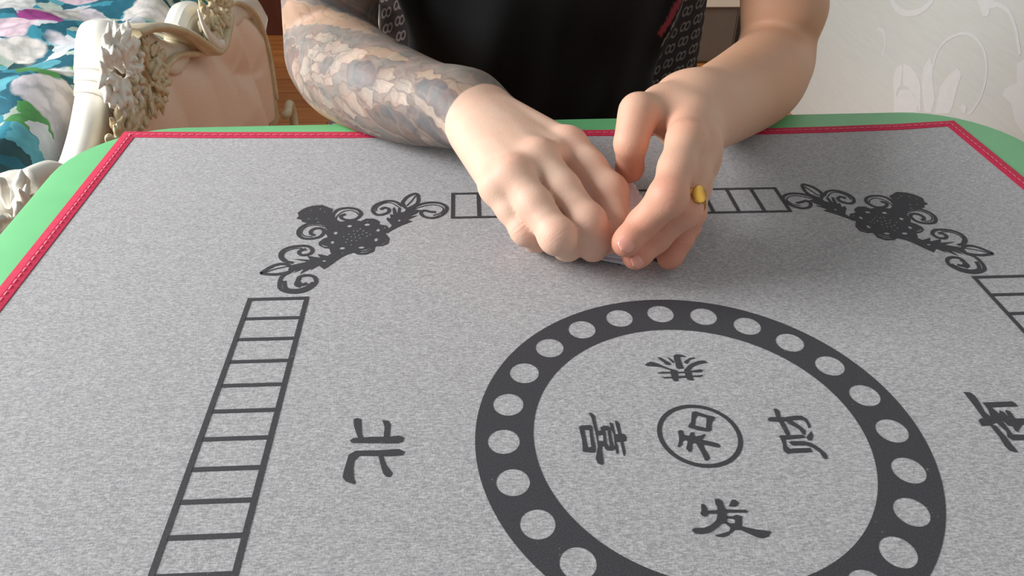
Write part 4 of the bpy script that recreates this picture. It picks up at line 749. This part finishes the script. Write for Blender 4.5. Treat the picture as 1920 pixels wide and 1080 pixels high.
# fingernails on the bare-arm hand
def nail(tip, axis, nrm, L, Wd, r):
    axis = Vector(axis).normalized(); nrm = Vector(nrm); nrm = (nrm-axis*nrm.dot(axis)).normalized(); sd = axis.cross(nrm)
    m = MB(); vs = []; fs = []; a, b = 9, 9
    for s in (0, 1):
        for i in range(a):
            u = i/(a-1)*2-1
            for k in range(b):
                t = k/(b-1)*2-1
                wd2 = Wd*(1-0.10*u*u)*math.sqrt(max(0, 1-abs(u)**5)); ang = t*wd2/r*0.95
                h = r*math.cos(ang)+(0.0005 if s == 0 else -0.0006)-0.0006*u*u
                vs.append(Vector(tip)+axis*(u*L)+nrm*h+sd*(r*math.sin(ang)))
    q = a*b
    for i in range(a-1):
        for k in range(b-1):
            p = i*b+k; fs.append((p, p+1, p+b+1, p+b)); fs.append((q+p, q+p+b, q+p+b+1, q+p+1))
    for i in range(a-1):
        p = i*b; fs.append((p, p+b, q+p+b, q+p)); p = i*b+b-1; fs.append((p, q+p, q+p+b, p+b))
    m.add(vs, fs); return m.build('fingernail', M['nail'], person, True)
camv = np.array([-0.11, -0.255, 1.032])
for c, L, Wd, r, tw in (('Li', 0.0062, 0.0056, 0.0084, (0.25, -0.2, 0.3)), ('Lm', 0.0055, 0.0052, 0.0080, (0.5, -0.2, -0.1))):
    t3, t2 = J[c+'3'], J[c+'2']; ax = t3-t2; n = camv-t3; n = n/np.linalg.norm(n)+np.array(tw)
    nail(t3+ax/np.linalg.norm(ax)*0.0008, ax, n, L, Wd, r)
nail(J['Lt3']+(0.0, 0.001, 0.0), J['Lt3']-J['Lt2'], (0.15, 0.9, 0.3), 0.0064, 0.0060, 0.0092)
# gold signet ring
p0, p1 = J['Lm0'], J['Lm1']; c0 = p0*0.1+p1*0.9; ax = Vector(p1-p0).normalized()
rg = MB(); e1 = Vector((0.30, -0.72, 0.55)); e1 = (e1-ax*e1.dot(ax)).normalized(); e2 = ax.cross(e1)
RR = 0.0114; n = 40; prof = [(0.0, 0.0), (0.0012, 0.0008), (0.0012, 0.0022), (0.0, 0.003), (-0.0008, 0.0015)]
vs = []; fs = []
for i in range(n):
    a = 2*PI*i/n; wf = 1+1.3*max(0, math.cos(a))**6
    for dr, dz in prof: vs.append(Vector(c0)+(e1*math.cos(a)+e2*math.sin(a))*(RR+dr*wf**0.5)+ax*((dz-0.0015)*wf))
for i in range(n):
    for q in range(5): fs.append((i*5+q, ((i+1) % n)*5+q, ((i+1) % n)*5+(q+1) % 5, i*5+(q+1) % 5))
rg.add(vs, fs); fr_ = rg.build('finger_ring', M['gold'], person, True); fr_['label'] = 'gold signet ring'
sg = MB(); vs = []; cc = Vector(c0)+e1*(RR+0.0008); k = 28
for hh, s in ((-0.001, 0.9), (0.0012, 1.0), (0.0020, 0.88), (0.0020, 0.0)):
    for i in range(k): a = 2*PI*i/k; vs.append(cc+e1*hh+ax*(0.0062*s*math.cos(a))+e2*(0.0050*s*math.sin(a)))
fs = [(r*k+i, r*k+(i+1) % k, (r+1)*k+(i+1) % k, (r+1)*k+i) for r in range(3) for i in range(k)]
sg.add(vs, fs); sg.build('ring_face', M['gold'], fr_, True)

# ---------------------------------------------------------------- clothes
def shirt_disp(P):
    u = P[:, 0]*0.75+P[:, 2]*0.65; v_ = P[:, 0]*0.9-P[:, 2]*0.35
    m = np.clip((0.95-P[:, 2])/0.2, 0, 1)
    return -1.5*(0.0035*np.sin(v_*52+np.sin(u*18)*1.4)+0.0025*np.sin(v_*95+u*20+1.0)+0.0015*np.sin(P[:, 2]*70+P[:, 0]*30))*m
SHT = Node(0.03, [cone((-0.042, 0.56, 0.56), (-0.042, 0.56, 0.83), 0.1320, 0.1330, (1, 1.2, 1)), cone((-0.042, 0.545, 0.85), (-0.035, 0.53, 1.0), 0.135, 0.13, (1, 1.2, 1)),
    cone((-0.16, 0.52, 1.035), (0.09, 0.52, 1.035), 0.066, 0.066), cone((0.075, 0.545, 0.765), (0.105, 0.545, 0.87), 0.012, 0.022),
    cone((-0.19, 0.515, 1.03), (-0.222, 0.50, 0.90), 0.062, 0.056), cone((0.12, 0.515, 1.03), (0.150, 0.50, 0.90), 0.061, 0.053)])
vS, fS = nets(SHT, 0.004, (-0.30, 0.36, 0.50), (0.23, 0.74, 1.13), shirt_disp)
vS = relax(vS, fS, 2)
shirt = mesh_obj('t_shirt', vS, fS, None, person, True)
cS = np.tile(lin(19, 20, 21), (len(vS), 1))
def strip_col(a, b, w, col):
    a = np.array(a); b = np.array(b); d = b-a; L = np.linalg.norm(d); d = d/L; q = vS[:, [0, 2]]-a
    t = q@d; s = np.abs(q@np.array([-d[1], d[0]])); m = (s < w) & (t > -0.002) & (t < L+0.05) & (vS[:, 1] < 0.56); cS[m] = col
strip_col((0.0835, 0.780), (0.101, 0.806), 0.0040, lin(150, 62, 76)); strip_col((0.0895, 0.766), (0.1095, 0.806), 0.0010, lin(150, 140, 132))
vcol(shirt, 'cloth', cS)
ms, nt_, bs = new_mat('black_cotton_shirt', 0.82); t_ = NT(nt_); va = t_.n('ShaderNodeVertexColor', layer_name='cloth'); t_.l(va.outputs[0], bs.inputs['Base Color'])
t_.bump(t_.noise(t_.coord(), 1200, 2), 0.25, 0.0004, bs); bs.inputs['Specular IOR Level'].default_value = 0.2; shirt.data.materials.append(ms)
TR_ = Node(0.03, [cone((-0.10, 0.57, 0.575), (-0.15, 0.18, 0.56), 0.085, 0.062), cone((0.03, 0.57, 0.575), (0.08, 0.18, 0.56), 0.085, 0.062),
    cone((-0.15, 0.18, 0.56), (-0.15, 0.24, 0.10), 0.060, 0.045), cone((0.08, 0.18, 0.56), (0.08, 0.24, 0.10), 0.060, 0.045)])
vP, fP = nets(TR_, 0.006, (-0.25, 0.08, 0.03), (0.18, 0.70, 0.68)); mesh_obj('trousers', vP, fP, M['denim'], person, True)
HR = Node(0.01, [cone((-0.035, 0.50, 1.30), (-0.035, 0.515, 1.25), 0.095, 0.085, (1.08, 1.0, 0.9)), cone((-0.035, 0.42, 1.345), (-0.035, 0.46, 1.36), 0.03, 0.05, (0.8, 1, 1))])
vH, fH = nets(HR, 0.004, (-0.17, 0.36, 1.12), (0.10, 0.66, 1.45), lambda P: 0.002*np.sin(P[:, 0]*220+P[:, 1]*60)); mesh_obj('hair', vH, fH, M['hair'], person, True)
for x in (-0.066, -0.004): MB().sphere((x, 0.392, 1.262), 0.012).build('eye', M['plaster'], person, True)
# ---------------------------------------------------------------- cards
ncard = 16
def card_mesh():
    m = MB(); n = 8; hx, hy, r = 0.0340, 0.0275, 0.0035; out = rrect(hx, hy, r, 3); vs = []
    t = 0.00042; k = len(out)
    for z in (0, t): vs += [(x, y, z) for x, y in out]
    fs = [tuple(range(k))[::-1], tuple(range(k, 2*k))]+[(i, (i+1) % k, k+(i+1) % k, k+i) for i in range(k)]
    m.add(vs, fs); return m
base = None
for i in range(ncard):
    f = i/(ncard-1)
    if base is None:
        base = card_mesh().build('playing_card', M['card']); base.data.materials.append(M['card_face']); base.data.polygons[1].material_index = 1; o = base
    else:
        o = base.copy(); COL.objects.link(o)
    ang = math.radians(-15+(f-0.5)*16); lift = max(0, f-0.2)/0.8
    o.rotation_euler = (math.radians(5+15*lift), math.radians(-4.0*lift), ang)
    hz = 0.7532+i*0.0007+0.0085*lift
    o.location = (-0.0205-0.0165*f, 0.1800+0.0025*math.sin(i*1.7)+0.003*f, hz)
    tag(o, ('white playing card in the middle of the fanned packet held between both hands' if 0 < i < ncard-1 else 'lowest white playing card, lying flat on the mat under the packet' if i == 0 else 'topmost white playing card of the packet, under the index fingers'), 'playing card', 'playing cards held between the hands')
# ---------------------------------------------------------------- chair
ch = thing('upholstered_chair', 'chair covered in dark brown fabric with a pale linked-loop pattern, behind the sitter', 'chair', (-0.017, 0.62, 0))
MB().box((-0.017, 0.735, 0.72), (0.420, 0.055, 0.62), Matrix.Identity(4), 0.012).build('backrest', M['chair'], ch, True)
MB().box((-0.017, 0.56, 0.43), (0.46, 0.40, 0.10), Matrix.Identity(4), 0.02).build('seat', M['chair'], ch, True)
for sx in (-1, 1): MB().box((-0.017+sx*0.252, 0.60, 0.50), (0.060, 0.34, 0.19), Matrix.Identity(4), 0.016).build('armrest', M['chair'], ch, True)
MB().tube([(-0.2145, 0.703, 0.722), (-0.2142, 0.7025, 0.738), (-0.2140, 0.703, 0.752)], 0.0026, 10).build('piping', M['piping'], ch, True)
for sx in (-0.2, 0.2):
    for y in (0.42, 0.72): MB().tube([(-0.017+sx, y, 0.40), (-0.017+sx*1.03, y, 0.0)], [0.02, 0.013], 10).build('leg', M['redwood'], ch, True)
# ---------------------------------------------------------------- bed: carved footboard, leather panel, bedding
bed = thing('bed', 'ornate bed with cream carved footboard and peach leather panel, left of the table', 'bed', (-0.70, 1.15, 0))
XB = -0.65
def rail_x(y): return XB
railp = [(0.40, 0.50), (0.47, 0.545), (0.54, 0.575), (0.62, 0.567), (0.68, 0.540), (0.74, 0.512), (0.80, 0.530), (0.86, 0.566), (0.90, 0.596), (0.94, 0.632), (0.98, 0.634), (1.05, 0.608), (1.12, 0.580), (1.18, 0.545), (1.235, 0.520), (1.29, 0.535), (1.34, 0.545), (1.40, 0.535), (1.50, 0.505), (1.62, 0.48), (1.74, 0.465), (1.86, 0.43), (1.94, 0.36)]
def sweep(mb, path, prof, closed_prof=True):
    """profile (x, up) swept along a path in a plane of constant x"""
    n = len(prof); vs = []; P = [Vector((0, *p)) for p in path]
    for i, p in enumerate(P):
        t = (P[min(i+1, len(P)-1)]-P[max(i-1, 0)]).normalized(); nr = Vector((0, -t.z, t.y))
        sc = prof_scale(i/(len(P)-1)) if callable(prof_scale) else 1
        for x, u in prof: q = p+nr*(u*sc); vs.append((XB+x, q.y, q.z))
    fs = [(i*n+k, i*n+(k+1) % n, (i+1)*n+(k+1) % n, (i+1)*n+k) for i in range(len(P)-1) for k in range(n)]
    fs += [tuple(range(n)), tuple((len(P)-1)*n+k for k in range(n))[::-1]]
    mb.add(vs, fs)
prof_scale = None
rp = smooth2(railp, 5)
prof = [(-0.037, -0.045), (-0.040, -0.010), (-0.039, 0.002), (-0.036, 0.008), (-0.030, 0.010), (-0.020, 0.010), (-0.011, 0.007), (-0.005, 0.000), (-0.003, -0.010), (-0.005, -0.024), (-0.007, -0.035), (-0.008, -0.050)]
m = MB(); sweep(m, rp, prof); m.build('top_rail', M['cream'], bed, True)
# stepped mouldings across the rail below the carved crest
for y0, dy, g in ((0.880, 0.018, 0.0025), (0.902, 0.018, 0.0045), (0.945, 0.045, 0.0065)):
    pr_ = [p for p in rp if y0-dy <= p[0] <= y0+dy+0.012]; m = MB()
    sweep(m, pr_, [(x*(1+g*3)+(g if x > -0.03 else -g)*0.5, u+(g if u > -0.03 else 0)) for x, u in prof]); m.build('rail_moulding', M['cream'], bed, True)
m = MB(); pr_ = [p for p in rp if 1.27 <= p[0] <= 1.40]; sweep(m, pr_, [(x*1.05, u+0.012) for x, u in prof]); m.build('rail_moulding', M['cream'], bed)
# backing board behind the panel
bb = [(p[0], p[1]-0.03) for p in rp]; out = bb+[(1.94, 0.06), (0.40, 0.06)]
def prism_x(mb, out, x0, x1):
    tri = tessellate_polygon([[Vector((y, z, 0)) for y, z in out]]); n = len(out)
    mb.add([(x0, y, z) for y, z in out]+[(x1, y, z) for y, z in out], [tuple(t) for t in tri]+[tuple(n+i for i in t)[::-1] for t in tri]+[(i, (i+1) % n, n+(i+1) % n, n+i) for i in range(n)])
m = MB(); prism_x(m, out, XB-0.045, XB-0.02); m.build('footboard_frame', M['carve'], bed)
# leather panel, pillowed between its creases
top = smooth2([(0.66, 0.30), (0.74, 0.36), (0.84, 0.43), (0.93, 0.475), (1.02, 0.502), (1.10, 0.515), (1.19, 0.512), (1.28, 0.485), (1.37, 0.455), (1.43, 0.455), (1.48, 0.475), (1.53, 0.492), (1.60, 0.488), (1.68, 0.465), (1.77, 0.42), (1.83, 0.36), (1.86, 0.28), (1.85, 0.15)], 4)
ty = np.array([p[0] for p in top]); tz = np.array([p[1] for p in top])
cre = [[(1.18, 0.50), (1.20, 0.35), (1.10, 0.10)], [(1.42, 0.455), (1.40, 0.33), (1.38, 0.10)], [(1.55, 0.36), (1.53, 0.22), (1.60, 0.10)], [(1.44, 0.44), (1.56, 0.34), (1.72, 0.28)], [(1.0, 0.49), (1.03, 0.34), (0.95, 0.10)], [(1.66, 0.44), (1.70, 0.3), (1.76, 0.12)]]
ny, nz = 120, 60; ys = np.linspace(0.66, 1.86, ny); vs = []; 
for y in ys:
    zt = float(np.interp(y, ty, tz)) if y < 1.845 else 0.2
    for kz in range(nz):
        z = 0.12+(max(zt, 0.125)-0.12)*kz/(nz-1)
        e = min(zt-z, y-0.66+0.01, 1.862-y); d = 1e9
        for c in cre:
            for (a0, b0), (a1, b1) in zip(c[:-1], c[1:]):
                L = (a1-a0)**2+(b1-b0)**2; t = min(1, max(0, ((y-a0)*(a1-a0)+(z-b0)*(b1-b0))/L)); d = min(d, math.hypot(y-a0-t*(a1-a0), z-b0-t*(b1-b0)))
        h = 0.008+0.046*(1-math.exp(-(max(e, 0)/0.04)**1.2))*(0.2+0.8*(1-math.exp(-(d/0.055)**1.2)))
        vs.append((XB-0.03+h, y, z))
fs = [(i*nz+k, (i+1)*nz+k, (i+1)*nz+k+1, i*nz+k+1) for i in range(ny-1) for k in range(nz-1)]
MB().add(vs, fs).build('leather_panel', M['leather'], bed, True)
# bead moulding that frames the panel
m = MB(); m.tube([(XB+0.004, p[0], p[1]+0.005) for p in top], 0.006, 10); m.build('panel_moulding', M['carve'], bed, True)
# scroll straps
def xs(pts, x): return [(XB+x+(dx if len(p) > 2 else 0), p[0], p[1]) for p in pts for dx in [p[2] if len(p) > 2 else 0]]
sc = MB()
s1 = smooth2([(0.98, 0.628), (1.06, 0.612), (1.14, 0.585), (1.22, 0.548), (1.29, 0.505), (1.35, 0.468), (1.40, 0.462), (1.45, 0.478), (1.49, 0.50)], 5)
sweep(sc, s1, [(-0.034, -0.001), (-0.034, 0.005), (0.024, 0.008), (0.034, 0.005), (0.036, -0.002), (0.030, -0.007), (0.010, -0.008)])
sc.build('scroll_strap', M['carve'], bed, True)
sc = MB(); s2 = smooth2([(1.283, 0.575), (1.290, 0.55), (1.31, 0.52), (1.35, 0.485), (1.385, 0.472)], 5)
sc.tube([(XB+0.030, *p) for p in s2], [0.002+0.009*min(1, i/len(s2)*1.6) for i in range(len(s2))], 12, 0.7, (1, 0, 0)); sc.build('scroll_strap', M['cream'], bed, True)
# carved leaf clusters
def cluster(name, cy, cz, ry, rz, n, L, seed, mat, spread=2*PI, a0=0.0, x0=0.01, up=0.0):
    """carved foliage: many curled lobes with grooves between them, grown as one surface"""
    r = random.Random(seed); lobes = []
    for i in range(n):
        a = a0+spread*(i+r.random()*0.7)/n; q = math.sqrt(r.random()); y = cy+ry*q*math.cos(a); z = cz+rz*q*math.sin(a)
        d = np.array((r.uniform(-0.1, 0.12), math.cos(a+r.uniform(-0.7, 0.7)), math.sin(a+r.uniform(-0.7, 0.7))+up)); d /= np.linalg.norm(d)
        sd = np.cross(d, (1, 0, 0)); l = L*r.uniform(0.6, 1.2); p = np.array((XB+x0+0.012*(1-q)+r.uniform(0, 0.006), y, z)); bend = r.uniform(-0.9, 0.9)
        p1 = p+d*l*0.45; p2 = p+d*l*0.8+sd*l*bend*0.25+np.array((l*0.10, 0, 0)); p3 = p+d*l+sd*l*bend*0.5+np.array((l*0.10, 0, 0)); w = l*r.uniform(0.17, 0.24)
        fx_ = (1.5, 1, 1); lobes.append(Node(0.003, [cone(p, p1, w*0.6, w, fx_), cone(p1, p2, w, w*0.75, fx_), cone(p2, p3, w*0.75, w*0.3, fx_)]))
    for i in range(n//9):
        a = r.uniform(0, 6.28); q = r.random(); p = np.array((XB+x0+0.016, cy+ry*q*math.cos(a), cz+rz*q*math.sin(a))); lobes.append(cone(p, p, L*0.16, L*0.16))
    m = L*1.3+0.01
    v, f = nets(Node(0.0010, lobes), 0.0016, (XB+x0-0.02, cy-ry-m, cz-rz-m), (XB+x0+0.06, cy+ry+m, cz+rz+m))
    return mesh_obj(name, v, f, mat, bed, True)
cluster('carved_crest', 0.925, 0.590, 0.055, 0.040, 80, 0.034, 3, M['cream'], x0=0.012)
cluster('carved_acanthus', 0.99, 0.545, 0.085, 0.036, 96, 0.033, 5, M['carve'], x0=0.010)
cluster('carved_acanthus', 0.86, 0.50, 0.07, 0.035, 56, 0.030, 15, M['carve'], x0=0.006)
cluster('carved_acanthus', 1.44, 0.535, 0.10, 0.035, 76, 0.036, 8, M['carve'], x0=0.012)
cluster('carved_rosette', 0.535, 0.535, 0.055, 0.045, 50, 0.042, 9, M['cream'], x0=0.012)
# scrolled end block near the table corner
m = MB(); m.tube([(XB+0.008, p[0], p[1]) for p in smooth2([(0.60, 0.575), (0.655, 0.560), (0.69, 0.53), (0.70, 0.495), (0.675, 0.468), (0.64, 0.475), (0.63, 0.505), (0.65, 0.525)], 6)], [0.016-0.00025*i for i in range(43)], 12, 0.8, (1, 0, 0))
m.build('scroll_volute', M['cream'], bed, True)
m = MB(); m.tube([(XB+0.03, p[0], p[1]) for p in smooth2([(1.80, 0.13), (1.84, 0.12), (1.88, 0.13), (1.90, 0.09), (1.885, 0.0)], 4)], 0.012, 10); m.build('bed_foot', M['carve'], bed, True)
m = MB(); m.tube([(XB-0.03, 0.47, 0.56), (XB-0.03, 0.46, 0.30), (XB-0.03, 0.46, 0.0)], [0.05, 0.045, 0.03], 16); m.build('bed_foot', M['carve'], bed, True)
MB().box((-1.33, 1.15, 0.28), (1.26, 1.5, 0.26), Matrix.Identity(4), 0.02).build('base', M['carve'], bed)
# bedding lies on the bed: a thing of its own
gx, gy = 110, 150; vs = []; X = np.linspace(-1.94, -0.722, gx); Y = np.linspace(0.38, 1.98, gy)
for x in X:
    for y in Y:
        e = min(1, (x+1.95)/0.05, (-0.715-x)/0.05, (y-0.37)/0.06, (1.99-y)/0.06); e = max(0, e)
        z = 0.50+0.055*(1-(1-e)**2)+0.012*math.sin(x*17+math.sin(y*9)*1.5)+0.010*math.sin(y*23+x*8)+0.006*math.sin(x*41-y*33)+0.02*math.exp(-((y-1.0)/0.3)**2)
        vs.append((x, y, z))
fs = [(i*gy+k, (i+1)*gy+k, (i+1)*gy+k+1, i*gy+k+1) for i in range(gx-1) for k in range(gy-1)]
N0 = len(vs); bot = [(x, y, 0.42) for x, y, z in vs]; rim = [i*gy for i in range(gx)]+[(gx-1)*gy+k for k in range(1, gy)]+[i*gy+gy-1 for i in range(gx-2, -1, -1)]+[k for k in range(gy-2, 0, -1)]
m = MB().add(vs+[bot[i] for i in rim], fs+[(rim[i], N0+i, N0+(i+1) % len(rim), rim[(i+1) % len(rim)]) for i in range(len(rim))]+[tuple(N0+i for i in range(len(rim)))])
q = m.build('quilt', M['floral'], None, True); tag(q, 'teal quilt with pink and white flowers spread on the bed behind the carved footboard', 'quilt')
